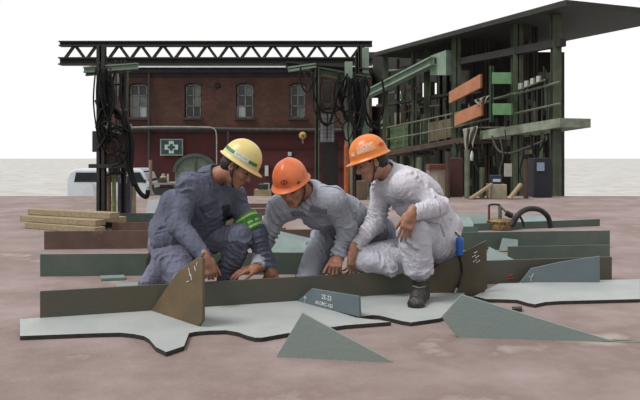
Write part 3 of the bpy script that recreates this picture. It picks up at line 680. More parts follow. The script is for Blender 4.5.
leaning([(470, 230), (493, 232), (491, 214), (466, 214)], [8.3, 8.3, 8.9, 8.9], mat('primer_mid', (104, 122, 116), (118, 132, 126), 3, rough=.5), 'mid green plate leaning behind the first, directly left of the pump')
leaning([(518, 229), (548, 229), (546, 215), (521, 216)], [8.6, 8.6, 9.0, 9.0], m_pale, 'pale green plate seen through the loop of black hose')
leaning([(462, 232.5), (478, 232.5), (478, 226.5), (462, 226.5)], [7.8, 7.8, 7.82, 7.82], mat('primer_deep', (66, 82, 76), (78, 92, 84), 3, rough=.5), 'small dark green block-like plate in front of the leaning pale plates')
leaning([(145, 215), (161, 215), (161, 199.5), (148, 199.5)], [10.2, 10.2, 10.4, 10.4], mat('sheet_back', (150, 154, 156), (166, 168, 168), 3, rough=.6), 'light grey plate standing behind the green bar at left')

# timbers on the left
wood = mat('timber', (176, 158, 128), (150, 130, 100), scale=5, rough=.85, bump=.3, stretch=(1, 12, 12), c3=(196, 182, 156))
tl = ['topmost pale timber of the low stack at the left edge', 'far timber of the middle layer of the left stack', 'near timber of the middle layer of the left stack', 'far timber in the bottom layer of the left stack', 'near timber in the bottom layer of the left stack']
for i in range(5):
    zb = (.002, .002, .075, .075, .148)[4 - i]; x0 = -3.35 + .06 * math.sin(i * 2.1); y0 = (8.5, 8.75, 8.4, 9.0, 8.3)[i]
    o = MB().bar((x0 - .2, y0 + .27, zb + .035), (x0 + .98 - .04 * i, y0 - .30, zb + .035), .16, .07).build('timber', wood, bevel=.006)
    tag(o, tl[i], 'timber', 'timbers stacked at the left edge')
for i in range(4):
    xx = -4.0 + .28 * i
    if i < 3: pass
# pump with handle and hose
base = G(500, 229.5); Yp = base.y
pu = thing('pump', 'small brass-coloured pump with upright handle frame on the deck at right', 'pump', base)
brass = mat('brass', (150, 126, 84), (122, 98, 60), 12, rough=.45, metal=.3); redp = mat('paint_red', (130, 54, 50), (104, 44, 40), 10, rough=.6); stl = mat('steel_mid', (104, 106, 104), (126, 126, 122), 10, rough=.45, metal=.4); blk = mat('black_rubber', (26, 26, 27), (40, 40, 40), 20, rough=.6)
s = Yp / F
MB().lathe(base + Vector((0, 0, 0)), (0, 0, 1), [(.10, 0), (.145, .01), (.148, .05), (.135, .06), (.135, .09), (.148, .10), (.12, .125), (.06, .13)], 24).build('body', brass, pu, smooth=False)
b = MB()
for k in range(10):
    a = k * .628; b.box(base + Vector((.146 * math.cos(a), .146 * math.sin(a), .075)), (.02, .02, .05))
b.build('lug', brass, pu)
MB().tube([P(489, 222, Yp), P(489, 207, Yp)], .014, 8).build('upright', redp, pu); MB().tube([P(500, 219, Yp), P(500, 206, Yp)], .022, 10).build('motor', stl, pu)
MB().tube(curve_pts([P(489, 208, Yp), P(489.5, 205, Yp), P(495, 204.4, Yp), P(500, 205, Yp)], 12), .012, 8).build('handle', blk, pu, smooth=True)
MB().tube([P(502, 208, Yp), P(514, 219, Yp)], .012, 8).build('lever', stl, pu)
MB().tube([P(506, 213, Yp - .05), P(512, 216, Yp - .05)], .035, 10).build('valve', blk, pu)
h = MB().tube(curve_pts([P(511, 226, 7.9), P(514, 222, 7.9), P(518, 215, 7.9), P(525, 210, 7.95), P(533, 208.6, 8), P(541, 210.5, 8.1), P(548, 217, 8.2), P(551, 228, 8.2)], 40), .030, 10).build('hose', blk, smooth=True)
tag(h, 'thick black hose arching over the deck beside the pump', 'hose')
tag(MB().tube(curve_pts([P(511, 222, 8.05), P(517, 214, 8.05), P(522, 220, 8.1), P(524, 227, 8.1)], 20), .014, 8).build('hose', blk, smooth=True), 'thinner black hose curling down next to the pump', 'hose')
# blue marker on a cord at the squatting man's hip
bt = P(459.3, 257, 4.56)
mk = thing('marker_holder', 'blue tube tool on a dark cord hanging at the squatting person\'s hip', 'tool', P(459, 296, 4.56))
blu = mat('plastic_blue', (44, 92, 176), (52, 104, 190), 10, rough=.35)
MB().lathe(P(459.2, 255.5, 4.56), P(459.8, 236, 4.56) - P(459.2, 255.5, 4.56), [(.017, 0), (.024, .006), (.024, .055), (.026, .057), (.026, .10), (.02, .115), (.012, .118)], 14).build('tube', blu, mk, smooth=False)
MB().tube([P(459.5, 237, 4.56), P(456, 233, 4.62), P(452, 231, 4.66)], .006, 6).build('strap', blk, mk)
cp = curve_pts([P(459, 256, 4.56), P(461, 263, 4.56), P(462, 272, 4.55), P(459.5, 282, 4.54), P(457, 288, 4.54)], 60)
MB().tube([p + Vector((.006 * math.sin(i * 1.9), .006 * math.cos(i * 1.9), 0)) for i, p in enumerate(cp)], .0042, 6).build('cord', blk, mk, smooth=True)
MB().tube([P(457, 288, 4.54), P(455, 293, 4.54)], .008, 8).build('clip', mat('clip_metal', (190, 190, 186), (160, 160, 156), 20, rough=.3, metal=.6), mk)
# ------------------------------------------------------------------ brick building across the yard
YB = 33.6; GZ = -1.6
def bp(px, py, dy=0.0): p = P(px, py, YB); p.y += dy; return p
m_brick = bpy.data.materials.new('brick'); m_brick.use_nodes = True
nt = m_brick.node_tree; bs = nt.nodes['Principled BSDF']; tc = nt.nodes.new('ShaderNodeTexCoord'); mp = nt.nodes.new('ShaderNodeMapping'); mp.inputs['Rotation'].default_value = (math.radians(90), 0, 0)
bk = nt.nodes.new('ShaderNodeTexBrick'); bk.inputs['Scale'].default_value = 2.2; bk.inputs['Color1'].default_value = lin((106, 66, 54)); bk.inputs['Color2'].default_value = lin((86, 54, 44)); bk.inputs['Mortar'].default_value = lin((84, 66, 62)); bk.inputs['Mortar Size'].default_value = .014
nz = nt.nodes.new('ShaderNodeTexNoise'); nz.inputs['Scale'].default_value = .9; nz.inputs['Detail'].default_value = 8; mx = nt.nodes.new('ShaderNodeMix'); mx.data_type = 'RGBA'; mx.blend_type = 'MULTIPLY'; mx.inputs['Factor'].default_value = .75
rp = nt.nodes.new('ShaderNodeValToRGB'); rp.color_ramp.elements[0].position = .32; rp.color_ramp.elements[0].color = (.38, .36, .36, 1); rp.color_ramp.elements[1].position = .68; rp.color_ramp.elements[1].color = (1, 1, 1, 1)
L_ = nt.links.new; L_(tc.outputs['Object'], mp.inputs['Vector']); L_(mp.outputs['Vector'], bk.inputs['Vector']); L_(tc.outputs['Object'], nz.inputs['Vector']); L_(nz.outputs['Fac'], rp.inputs['Fac']); L_(bk.outputs['Color'], mx.inputs[6]); L_(rp.outputs['Color'], mx.inputs[7]); L_(mx.outputs[2], bs.inputs['Base Color']); bs.inputs['Roughness'].default_value = .9
m_red = mat('painted_red', (90, 36, 36), (70, 30, 31), .8, rough=.8, bump=.1, c3=(70, 32, 32)); m_dark = mat('interior_dark', (18, 18, 18)); m_cornice = mat('cornice', (42, 40, 46), (58, 50, 52), 1.5, rough=.9)
m_frame = mat('frame_grey', (150, 148, 140), (120, 118, 112), 4, rough=.7); m_sill = mat('sill', (74, 56, 52), (60, 48, 46), 3)
bld = thing('brick_building', 'two-storey dark red brick building with arched windows behind the workers', 'building', (bp(235, 205).x, YB, GZ))
x0, x1 = 103, 372
wins = [(128.5, 147.5), (184.5, 201.5), (236, 254), (289.5, 306)]
yt, yh, ysl, yb = 72, 86.5, 117.5, 131            # eaves, springing of the arch, sill, foot of the upper floor
wl = MB(); D = Vector((0, .4, 0))
def wq(a, b, c, d): wl.prism([bp(a, d), bp(b, d), bp(b, c), bp(a, c)], D)
xs = [x0] + [v for w_ in wins for v in w_] + [x1]
for i in range(0, len(xs), 2): wq(xs[i], xs[i + 1], 66, yb)
for a, b in wins:
    wq(a, b, ysl, yb); c = (a + b) / 2; hw = (b - a) / 2; arc = [(c + hw * math.cos(t), yh - 3.6 * math.sin(t)) for t in [math.pi * k / 10 for k in range(11)]]
    wl.prism([bp(b, 66), bp(b, yh)] + [bp(x, y) for x, y in arc[1:-1]] + [bp(a, yh), bp(a, 66)], D)
wl.prism([bp(x0, yb, .4), bp(x0, 66, .4), bp(x0, 66, 7), bp(x0, yb, 7)], (.4, 0, 0)); wl.prism([bp(x1, yb, .4), bp(x1, 66, .4), bp(x1, 66, 7), bp(x1, yb, 7)], (-.4, 0, 0))
wl.build('upper_wall', m_brick, bld)
MB().prism([Vector((bp(x0, 0).x, YB + .05, GZ)), Vector((bp(x1, 0).x, YB + .05, GZ)), bp(x1, yb, .05), bp(x0, yb, .05)], (0, 7, 0)).build('lower_wall', m_red, bld)
MB().prism([bp(x0, yb - .5, 5), bp(x1, yb - .5, 5), bp(x1, 68, 5), bp(x0, 68, 5)], (0, .2, 0)).build('inner_wall', m_dark, bld)
MB().box((bp(232, 0).x, YB + 3.5, bp(0, 67.5).z), (bp(x1, 0).x - bp(x0, 0).x + .4, 7.6, .2)).build('roof', m_cornice, bld)
cn = MB(); cn.prism([bp(x0 - 2, 76.5, -.12), bp(x1, 76.5, -.12), bp(x1, 73, -.12), bp(x0 - 2, 73, -.12)], (0, .2, 0)); cn.prism([bp(x0 - 2, 73.2, -.3), bp(x1, 73.2, -.3), bp(x1, 68.4, -.3), bp(x0 - 2, 68.4, -.3)], (0, .4, 0)); cn.build('cornice', m_cornice, bld)
MB().prism([bp(x0 - 3, 68.6, -.5), bp(x1, 68.6, -.5), bp(x1, 66.2, -.5), bp(x0 - 3, 66.2, -.5)], (0, .3, 0)).build('gutter', mat('gutter_white', (238, 242, 244), (226, 232, 236), 1, rough=.4), bld)
MB().prism([bp(x0, 132.5, -.12), bp(x1, 132.5, -.12), bp(x1, 129, -.12), bp(x0, 129, -.12)], (0, .3, 0)).build('string_course', m_cornice, bld)
MB().tube([bp(x0, 128.6, -.25), bp(213, 128.6, -.25), bp(240, 129.4, -.25), bp(x1, 130.4, -.25)], .075, 8).build('wall_pipe', mat('pipe_grey', (86, 80, 76), (70, 64, 62), 4), bld)
MB().tube(curve_pts([bp(120, 128, -.42), bp(160, 127, -.42), bp(205, 127.4, -.42), bp(214, 128.5, -.42), bp(217.5, 133, -.42), bp(218, 150, -.42), bp(218, 185, -.42)], 30), .032, 8).build('conduit', mat('conduit_pale', (178, 172, 164), (150, 146, 140), 4), bld)
MB().tube([bp(150, 66, -.2), bp(150, 170, -.2), bp(150, 200, -.2)], .06, 8).build('drainpipe', mat('pipe_dark', (70, 62, 64), (58, 52, 54), 4), bld)
MB().tube([bp(231, 137, -.3), bp(229, 131, -.3), bp(229, 160, -.3)], .05, 8).build('drainpipe', mat('pipe_dark', (0, 0, 0)), bld)
MB().lathe(bp(218, 85.5, -.12), (0, 1, 0), [(.10, 0), (.13, .05), (.12, .12)], 12).build('vent', m_dark, bld)
gl_d = mat('glass_dark', (34, 38, 40), (56, 60, 60), 1.5, rough=.2, spec=.4); gl_l = mat('glass_dusty', (100, 106, 106), (124, 130, 128), 2.5, rough=.3); gl_w = mat('glass_sky_white', (206, 212, 214), (190, 198, 200), 3, rough=.4)  # white panes have the sky's reflection put into their colour
paint = [['d', 'd', 'l', 'l', 'l', 'w'], ['l', 'l', 'd', 'l', 'd', 'd'], ['d', 'l', 'l', 'd', 'd', 'w'], ['d', 'l', 'd', 'l', 'd', 'd']]
paint = ['ddlllw', 'dldldd', 'dlddwd', 'dldddl']
for wi, (a, b) in enumerate(wins):
    c = (a + b) / 2; fr = MB(); y_t = yh - 3.4; t_ = .55
    for xx in (a + 1.6, c, b - 1.6): fr.prism([bp(xx - t_, ysl, .16), bp(xx + t_, ysl, .16), bp(xx + t_, y_t + .8, .16), bp(xx - t_, y_t + .8, .16)], (0, .08, 0))
    for yy in (y_t + 2, (y_t + ysl) / 2 - 5, (y_t + ysl) / 2 + 5.5, ysl - .5): fr.prism([bp(a + 1, yy + .45, .16), bp(b - 1, yy + .45, .16), bp(b - 1, yy - .45, .16), bp(a + 1, yy - .45, .16)], (0, .08, 0))
    f = fr.build('window', m_frame, bld); k = 0; pm = MB(); yy = [y_t, (y_t + ysl) / 2 - 5, (y_t + ysl) / 2 + 5.5, ysl]
    for r in range(3):
        for cx in range(2):
            pm.mi = 'dlw'.index(paint[wi][k]); k += 1; xa, xb = ((a, c), (c, b))[cx]
            pm.prism([bp(xa, yy[r + 1], .24), bp(xb, yy[r + 1], .24), bp(xb, yy[r], .24), bp(xa, yy[r], .24)], (0, .02, 0))
    pm.build('pane', [gl_d, gl_l, gl_w], f)
    MB().prism([bp(a - 1.5, ysl + 2.2, -.12), bp(b + 1.5, ysl + 2.2, -.12), bp(b + 1.5, ysl, -.12), bp(a - 1.5, ysl, -.12)], (0, .3, 0)).build('window_sill', m_sill, bld)
    ar = MB(); hw = (b - a) / 2 + .4
    for kk in range(10):
        t0, t1 = math.pi * kk / 10, math.pi * (kk + 1) / 10
        ar.prism([bp(c + hw * math.cos(t), yh - 3.8 * math.sin(t) - e, -.04) for t, e in ((t0, 0), (t1, 0), (t1, 2.2), (t0, 2.2))], (0, .1, 0))
    ar.build('window_arch', mat('arch_brick', (66, 42, 40), (52, 36, 36), 4), bld)
# arched doorway with a pale green infill
c, hw = 195.5, 20.5; arc = [(c + hw * math.cos(math.pi * k / 16), 172 - 17 * math.sin(math.pi * k / 16)) for k in range(17)]
dr = MB().prism([bp(c + hw, 203, -.05)] + [bp(x, y, -.05) for x, y in arc] + [bp(c - hw, 203, -.05)], (0, .1, 0)).build('arched_door', mat('door_green', (122, 134, 118), (104, 118, 104), 2, rough=.8, bump=.2, c3=(140, 146, 130)), bld)
am = MB()
for k in range(16):
    (xa, ya), (xb, yb_) = arc[k], arc[k + 1]; am.bar(bp(xa, ya, -.1), bp(xb, yb_, -.1), .16, .16)
am.bar(bp(c, 155, -.12), bp(c, 203, -.12), .08, .08); am.build('door_frame', mat('door_rim', (86, 92, 82), (70, 78, 70), 4), dr)
for yy in (148, 168): MB().prism([bp(219, yy + .5, -.02), bp(350, yy + .5, -.02), bp(350, yy - .5, -.02), bp(219, yy - .5, -.02)], (0, .1, 0)).build('ledge', mat('ledge_dark', (66, 28, 30), (56, 26, 28), 3), bld)
# green-cross board
sg = thing('safety_sign', 'dark teal board with a pale cross mounted on the red lower wall', 'sign', bp(172, 155, -.1))
MB().prism([bp(160.8, 155.6, -.14), bp(183.4, 155.6, -.14), bp(183.4, 139, -.14), bp(160.8, 139, -.14)], (0, .08, 0)).build('border', mat('sign_border', (176, 182, 178), (160, 168, 164), 4), sg)
MB().prism([bp(162, 154.2, -.17), bp(182.4, 154.2, -.17), bp(182.4, 140, -.17), bp(162, 140, -.17)], (0, .05, 0)).build('panel', mat('sign_teal', (46, 72, 68), (56, 80, 76), 4), sg)
def cross(hw_, ah, av, y0, name, m): 
    cx, cy = 172.2, 147.2; t = hw_
    q = [(-ah, -t), (-t, -t), (-t, -av), (t, -av), (t, -t), (ah, -t), (ah, t), (t, t), (t, av), (-t, av), (-t, t), (-ah, t)]
    MB().prism([bp(cx + a, cy + b, y0) for a, b in q], (0, .03, 0)).build(name, m, sg)
cross(2.5, 6.6, 6.2, -.20, 'pale_cross', mat('sign_white', (206, 222, 218), (190, 210, 206), 4)); cross(1.25, 3.5, 3.3, -.23, 'teal_cross', mat('sign_teal2', (40, 78, 84)))
# lamp on the wall
lp = thing('wall_lamp', 'small round pale yellow lamp on the wall right of the building\'s last window', 'lamp', bp(303, 142, -.4))
MB().lathe(bp(303, 135.8, -.5), (0, -1, 0), [(.10, -.05), (.17, 0), (.18, .06), (.12, .12), (.05, .14)], 16).build('lamp_shade', mat('lamp_yellow', (196, 164, 96), (180, 148, 84), 6), lp, smooth=True)
MB().lathe(bp(303, 135.8, -.64), (0, -1, 0), [(.05, 0), (.06, .03), (.03, .05)], 12).build('bulb', mat('bulb_red', (150, 70, 50)), lp); MB().tube([bp(303, 138, -.4), bp(303, 143, -.35), bp(303, 143, -.05)], .04, 6).build('bracket', m_frame, lp)
for k, (a, b, c_, d_, lb) in enumerate(((265, 268.5, 165.5, 176, 'upper white paper notice on the red wall between yellow and orange helmets'), (264, 269.5, 183, 191, 'lower white box notice on the red wall between yellow and orange helmets'), (288, 291.5, 152, 156, 'tiny white notice high on the wall behind the plain orange helmet'))):
    tag(MB().prism([bp(a, d_, -.12), bp(b, d_, -.12), bp(b, c_, -.12), bp(a, c_, -.12)], (0, .16, 0)).build('notice', mat('paper', (206, 206, 202), (190, 190, 186), 4)), lb, 'notice')
# ------------------------------------------------------------------ white van
YV = 27.5
van = thing('van', 'white van parked in the yard behind the cables at left', 'car', (P(112, 0, YV).x, YV + .8, GZ))
prof = [(66, 205), (66, 178), (69, 171.5), (75, 169), (138, 168.6), (142, 170), (145, 174), (148, 181.5), (150.2, 184), (151, 190), (151.2, 199), (150, 205)]
wht = mat('van_white', (222, 226, 230), (212, 218, 222), 2, rough=.3, spec=.6)
vb = MB().prism([P(x, y, YV) for x, y in prof], (0, 1.65, 0)).build('body', wht, van, bevel=.08)
glv = mat('van_glass', (24, 30, 33), (38, 46, 50), 2, rough=.25, spec=.3)
MB().prism([P(x, y, YV - .012) for x, y in ((131, 172.5), (140, 172.3), (145, 181), (143, 182.5), (131, 182.5))], (0, .05, 0)).build('window', glv, vb)
MB().prism([P(x, y, YV - .012) for x, y in ((104, 172.5), (127, 172.5), (127, 182), (104, 182))], (0, .05, 0)).build('window', glv, vb); MB().prism([P(x, y, YV - .012) for x, y in ((76, 172.5), (101, 172.5), (101, 182), (74, 182))], (0, .05, 0)).build('window', glv, vb)
ws = MB(); a_, b_ = P(143.2, 171.6, YV + .12), P(148.2, 182, YV + .12); ws.prism([a_, b_, b_ + Vector((0, 1.4, 0)), a_ + Vector((0, 1.4, 0))], (.03, 0, .02)); ws.build('windscreen', glv, vb)
for x in (83, 137):
    wh = MB().lathe(P(x, 0, YV - .03) * 1 + Vector((0, 0, 0)) - Vector((0, 0, P(x, 0, YV).z - (GZ + .3))), (0, 1, 0), [(.22, 0), (.3, .02), (.3, .2), (.22, .22)], 20).build('wheel', mat('tyre', (30, 30, 30), (40, 40, 40), 9), van); 
    wc = P(x, 0, YV - .05); wc.z = GZ + .3; MB().lathe(wc, (0, 1, 0), [(.1, 0), (.18, .01), (.18, .03)], 16).build('hubcap', stl, wh)
MB().prism([P(x, y, YV - .02) for x, y in ((146, 187), (150.4, 186.5), (150.7, 190), (146, 190))], (0, .06, 0)).build('headlamp', mat('lamp_glass', (190, 200, 206), (170, 180, 188), 6, rough=.2), van)
MB().prism([P(x, y, YV - .05) for x, y in ((144, 179.5), (146, 179.5), (146, 183), (144, 183))], (0, -.12, 0)).build('mirror', blk, van)
MB().prism([P(x, y, YV - .01) for x, y in ((128.4, 172), (128.9, 172), (128.9, 201), (128.4, 201))], (0, .02, 0)).build('door_gap', blk, van)
# bench and odd things in the yard left of the kneeling man
bn = thing('workbench', 'dark steel workbench with a pale top standing before the red wall', 'bench', P(166, 205, 22)); Yb = 22
def wb(x, y, d=0): return P(x, y, Yb + d)
MB().prism([wb(152, 184.6), wb(184, 184.6), wb(184, 182.8), wb(152, 182.8)], (0, .8, 0)).build('top', mat('bench_top', (150, 146, 138), (130, 126, 120), 4), bn)
for x in (153, 168, 182):
    for d in (.05, .7): b0 = wb(x, 184, d); MB().bar(b0, Vector((b0.x, b0.y, GZ)), .06, .06).build('leg', m_dark, bn)
MB().prism([wb(153, 195), wb(183, 195), wb(183, 188), wb(153, 188)], (0, .7, 0)).build('drawer_unit', mat('bench_dark', (52, 46, 46), (40, 38, 38), 4), bn)
tag(MB().prism([wb(157, 182.8, .1), wb(166, 182.8, .1), wb(164, 178), wb(159, 178)], (0, .4, 0)).build('tool_bag', mat('bag_grey', (108, 104, 100), (90, 86, 84), 5)), 'low grey bag on the left half of the workbench', 'bag')
tag(MB().lathe(wb(163.5, 178, .3), (0, 0, 1), [(.07, -.15), (.1, -.1), (.11, .03), (.06, .08), (.05, .14)], 14).build('canister', mat('bag_tan', (170, 146, 120), (150, 130, 108), 5)), 'tan canister behind the grey bag on the workbench', 'canister')
tag(MB().tube([wb(168, 182.8, .2), wb(168, 174, .2)], .03, 8).build('bottle', mat('bottle_pale', (190, 190, 180))), 'thin pale bottle at the middle of the workbench', 'bottle')
pp = P(150.5, 0, 20); tag(MB().tube([Vector((pp.x, 20, GZ)), P(150.5, 160, 20)], .045, 10).build('marker_post', mat('post_wood', (150, 128, 110), (128, 106, 92), 5)), 'thin tan post standing between the van and the workbench', 'post')
tag(MB().tube([P(149, 187, 15), P(156, 200, 15.0), P(158, 209, 15.0)], .03, 8).build('steel_rod', m_frame), 'pale leaning rod in front of the tan post', 'rod')
for k, (xa, xb, ya, yb2, Yq, lb) in enumerate(((254, 270, 190, 200, 17, 'pale wooden crate behind the yellow helmet\'s chin'), (258, 267, 184.5, 190, 17.1, 'smaller dark green box standing on the pale crate'))):
    q = MB().prism([P(xa, yb2, Yq), P(xb, yb2, Yq), P(xb, ya, Yq), P(xa, ya, Yq)], (0, .5, 0)); 
    if k == 0: z_ = P(0, yb2, Yq).z; q.prism([Vector((P(xa, 0, Yq).x, Yq, GZ)), Vector((P(xb, 0, Yq).x, Yq, GZ)), P(xb, yb2, Yq), P(xa, yb2, Yq)], (0, .5, 0))
    tag(q.build('crate', mat('crate%d' % k, ((186, 166, 128), (58, 74, 62))[k], ((160, 140, 104), (46, 60, 52))[k], 5)), lb, 'crate')
# ------------------------------------------------------------------ crane girder, hanging stations, cables
m_ol = mat('paint_olive', (84, 92, 70), (64, 70, 56), 2.5, rough=.7, bump=.15, c3=(98, 84, 62)); m_pg = mat('paint_palegreen', (140, 160, 140), (118, 138, 120), 2.5, rough=.65, bump=.12, c3=(104, 100, 80))
m_dk = mat('steel_dark', (40, 40, 38), (54, 50, 46), 3, rough=.7); m_br = mat('steel_rusty', (86, 66, 52), (64, 54, 46), 3, rough=.8)
m_cab = mat('cable_black', (12, 12, 13), (20, 20, 20), 20, rough=.6, spec=.2)
YG = 16.0
gd = thing('crane_girder', 'dark steel girder running overhead along the top of the brick building', 'girder', P(220, 63, YG))
MB().ibeam(P(60, 61.5, YG), P(372, 61.5, YG), .25, .17, .03).build('lower_chord', m_dk, gd); MB().ibeam(P(60, 44, YG), P(372, 44, YG), .2, .12, .03).build('upper_chord', m_dk, gd)
for k in range(14):
    xa = 64 + k * 22; MB().bar(P(xa, 60, YG), P(xa + 11, 45, YG), .06, .06).build('brace', m_dk, gd); MB().bar(P(xa + 11, 45, YG), P(xa + 22, 60, YG), .06, .06).build('brace', m_dk, gd)
def gz(p, z=GZ): return Vector((p.x, p.y, z))
def cable(pts, r, label, group, m=None, n=30, name='cable'):
    return tag(MB().tube(curve_pts(pts, n), r, 7).build(name, m or m_cab, smooth=True), label, 'cable', group)
# left mast with machine (foreground left)
YL = 9.0
def lp_(x, y, d=0): return P(x, y, YL + d)
ms = thing('cable_mast', 'dark steel mast hung with machinery and cables at the left edge', 'mast', Vector((lp_(101, 0).x, YL, 0)))
def foot(x, y0, d=0): a = lp_(x, y0, d); return a, Vector((a.x, a.y, 0.0))
a, b = foot(101.5, 46); MB().ibeam(b, a, .10, .10, .02).build('column', m_dk, ms)
a, b = foot(123.5, 60, .4); MB().ibeam(b, a, .06, .06, .015).build('column', m_dk, ms)
MB().ibeam(lp_(84, 70), lp_(138, 66), .08, .075, .015).build('arm', m_pg, ms); MB().ibeam(lp_(86, 74, .3), lp_(130, 70, .3), .08, .05, .015).build('arm', m_dk, ms)
MB().bar(lp_(104, 128), lp_(131, 126.5), .10, .06).build('shelf', m_pg, ms); MB().bar(lp_(90, 166), lp_(128, 166), .12, .05).build('shelf', m_dk, ms)
MB().prism([lp_(92, 152), lp_(128, 152), lp_(126, 136), lp_(110, 131), (lp_(92, 131))], (0, .3, 0)).build('wire_feeder', mat('feeder_dark', (44, 44, 42), (60, 58, 54), 8, rough=.6), ms, bevel=.008)
MB().prism([lp_(98, 165), lp_(124, 165), lp_(124, 154), lp_(98, 154)], (0, .22, 0)).build('gearbox', mat('gear_dark', (52, 50, 44), (38, 38, 36), 12), ms, bevel=.01)
for cx, cy, rr in ((112, 146, .10), (104, 140, .06), (120, 159, .07)):
    MB().lathe(lp_(cx, cy, -.02), (0, -1, 0), [(rr, -.05), (rr, .02), (rr * .8, .03), (rr * .7, .01), (rr * .25, .012), (rr * .2, .05)], 18).build('reel', m_br, ms)
for x, y0, y1 in ((112, 74, 100), (117, 72, 96), (109, 80, 125)): MB().bar(lp_(x, y0, .5), lp_(x, y1, .5), .055, .02).build('guide_strip', mat('strip_pale', (150, 160, 146), (128, 136, 122), 6), ms)
rng = random.Random(4)
for k, pts in enumerate([[(104, 70), (108, 100), (118, 112), (128, 126), (131, 147), (131, 170), (138, 190), (146, 197), (148, 190)], [(106, 68), (104, 96), (110, 126), (104, 140), (98, 150)], [(100, 62), (97, 90), (99, 118), (106, 122), (112, 112)], [(122, 72), (120, 96), (126, 118), (133, 140), (132, 165)], [(115, 70), (112, 92), (116, 116), (124, 120), (130, 132)], [(96, 100), (102, 112), (112, 108), (121, 116), (127, 140), (128, 168), (134, 186)], [(98, 118), (106, 130), (118, 128), (126, 142), (124, 160), (112, 166)], [(110, 74), (104, 84), (106, 104), (100, 112), (96, 128)]]):
    cable([lp_(x, y, -.12 - .05 * (k % 4)) for x, y in pts], (.030, .018, .016, .016, .014, .024, .015, .013)[k], 'black cable looping down from the mast at the left edge', 'cables looped on the left mast', n=40)
for k, (x, y0, x2, y2, r_) in enumerate(((99, 84, 122, 84, .02), (97, 112, 128, 111, .03), (106, 62, 106, 150, .014), (110, 98, 110, 172, .02), (116, 60, 116, 130, .012), (119, 120, 127, 172, .02), (97, 176, 122, 172, .018), (128, 70, 127, 126, .012))):
    MB().tube([lp_(x, y0, .25), lp_(x2, y2, .25)], r_, 8).build('pipe', (m_dk, m_br, m_dk, m_ol)[k % 4], ms)
for k, (xa, ya, w_, h_) in enumerate(((104, 88, 7, 12), (114, 108, 9, 10), (99, 124, 6, 8), (120, 140, 7, 9), (108, 168, 10, 7))):
    MB().prism([lp_(xa, ya + h_, .3), lp_(xa + w_, ya + h_, .3), lp_(xa + w_, ya, .3), lp_(xa, ya, .3)], (0, .12, 0)).build('housing', (m_dk, m_ol, m_br)[k % 3], ms, bevel=.006)
rng = random.Random(21)
for k in range(10):
    xa = rng.uniform(94, 118); xb = xa + rng.uniform(6, 16); yl = rng.uniform(96, 160); y0 = rng.choice((68, 72, 100, 128))
    cable([lp_(x, y, -.10 - .05 * (k % 5)) for x, y in ((xa, y0), (xa + rng.uniform(-3, 3), (y0 + yl) / 2), ((xa + xb) / 2, yl + 4), (xb, (y0 + yl) / 2 + 6), (xb - rng.uniform(0, 5), y0 + rng.uniform(0, 14)))], rng.choice((.010, .014, .018)), 'black cable looping down from the mast at the left edge', 'cables looped on the left mast', n=30)
# cabinet and posts below the mast
cb = thing('control_cabinet', 'dark grey control cabinet standing at the foot of the left mast', 'cabinet', Vector((P(123, 0, 9.6).x, 9.6, 0)))
Yc = 9.6; zt = P(0, 176, Yc).z
MB().prism([P(117.5, 0, Yc) * 1 - Vector((0, 0, P(117.5, 0, Yc).z)), P(130, 0, Yc) - Vector((0, 0, P(130, 0, Yc).z)), P(130, 176, Yc), P(117.5, 176, Yc)], (0, .25, 0)).build('body', mat('cab_grey', (86, 84, 96), (74, 72, 84), 5, rough=.5), cb, bevel=.006)
MB().prism([P(118.5, 198, Yc - .01), P(129, 198, Yc - .01), P(129, 186, Yc - .01), P(118.5, 186, Yc - .01)], (0, .02, 0)).build('door', mat('cab_door', (70, 68, 84), (60, 58, 72), 5, rough=.5), cb)
MB().prism([P(120, 183.5, Yc - .01), P(127, 183.5, Yc - .01), P(127, 178, Yc - .01), P(120, 178, Yc - .01)], (0, .02, 0)).build('label_plate', mat('plate_pale', (150, 150, 156)), cb)
for k, (x, yt_, c1, c2, lb) in enumerate(((105, 173, (150, 152, 96), (120, 112, 70), 'yellowish green post, leftmost below the mast'), (109, 178, (132, 108, 78), (104, 84, 62), 'brownish post between the two greenish posts below the mast'), (114, 174, (140, 150, 100), (112, 118, 80), 'greenish post next to the grey cabinet'), (134, 186, (170, 160, 130), (140, 128, 100), 'short pale post right of the grey cabinet'))):
    a = P(x, yt_, 9.3); tag(MB().tube([Vector((a.x, 9.3, 0)), a, a + Vector((0, 0, .02))], .028, 10).build('steel_post', mat('post%d' % k, c1, c2, 6)), lb, 'post')
tag(MB().prism([P(96, 203, 12.5), P(104, 203, 12.5), P(104, 184, 12.5), P(92, 184, 12.5)], (0, .3, 0)).build('white_bin', mat('bin_white', (210, 212, 214), (190, 192, 196), 4)), 'white bin partly hidden at the left edge behind the posts', 'bin')

# middle hanging station
YM = 14.0
def mp_(x, y, d=0): return P(x, y, YM + d)
hs = thing('jib_station', 'steel jib with green columns hung with hoses beside the brick building', 'jib', Vector((mp_(348, 0).x, YM, 0)))
def col(x, y0, w_, m, d=0, y1=None):
    a = mp_(x, y0, d); b = Vector((a.x, a.y, 0)) if y1 is None else mp_(x, y1, d)
    MB().ibeam(b, a, w_, w_, .03).build('column', m, hs)
col(348.5, 62, .15, m_pg); col(365.5, 48, .13, m_pg, .3); col(317, 68, .09, m_ol); col(357, 52, .08, m_dk, .2); col(359.5, 46, .10, m_dk, .6)
MB().ibeam(mp_(288, 69.5), mp_(316, 65.5), .16, .09, .03).build('arm', m_pg, hs); MB().ibeam(mp_(311, 70, .1), mp_(370, 81, .1), .16, .17, .03).build('arm', m_ol, hs); MB().ibeam(mp_(286, 65, .3), mp_(370, 72, .3), .2, .13, .03).build('arm', m_dk, hs)
MB().bar(mp_(318, 110, .1), mp_(352, 107, .1), .1, .06).build('arm', m_dk, hs); MB().bar(mp_(300, 64, .2), mp_(322, 108, .2), .04, .04).build('brace', m_dk, hs)
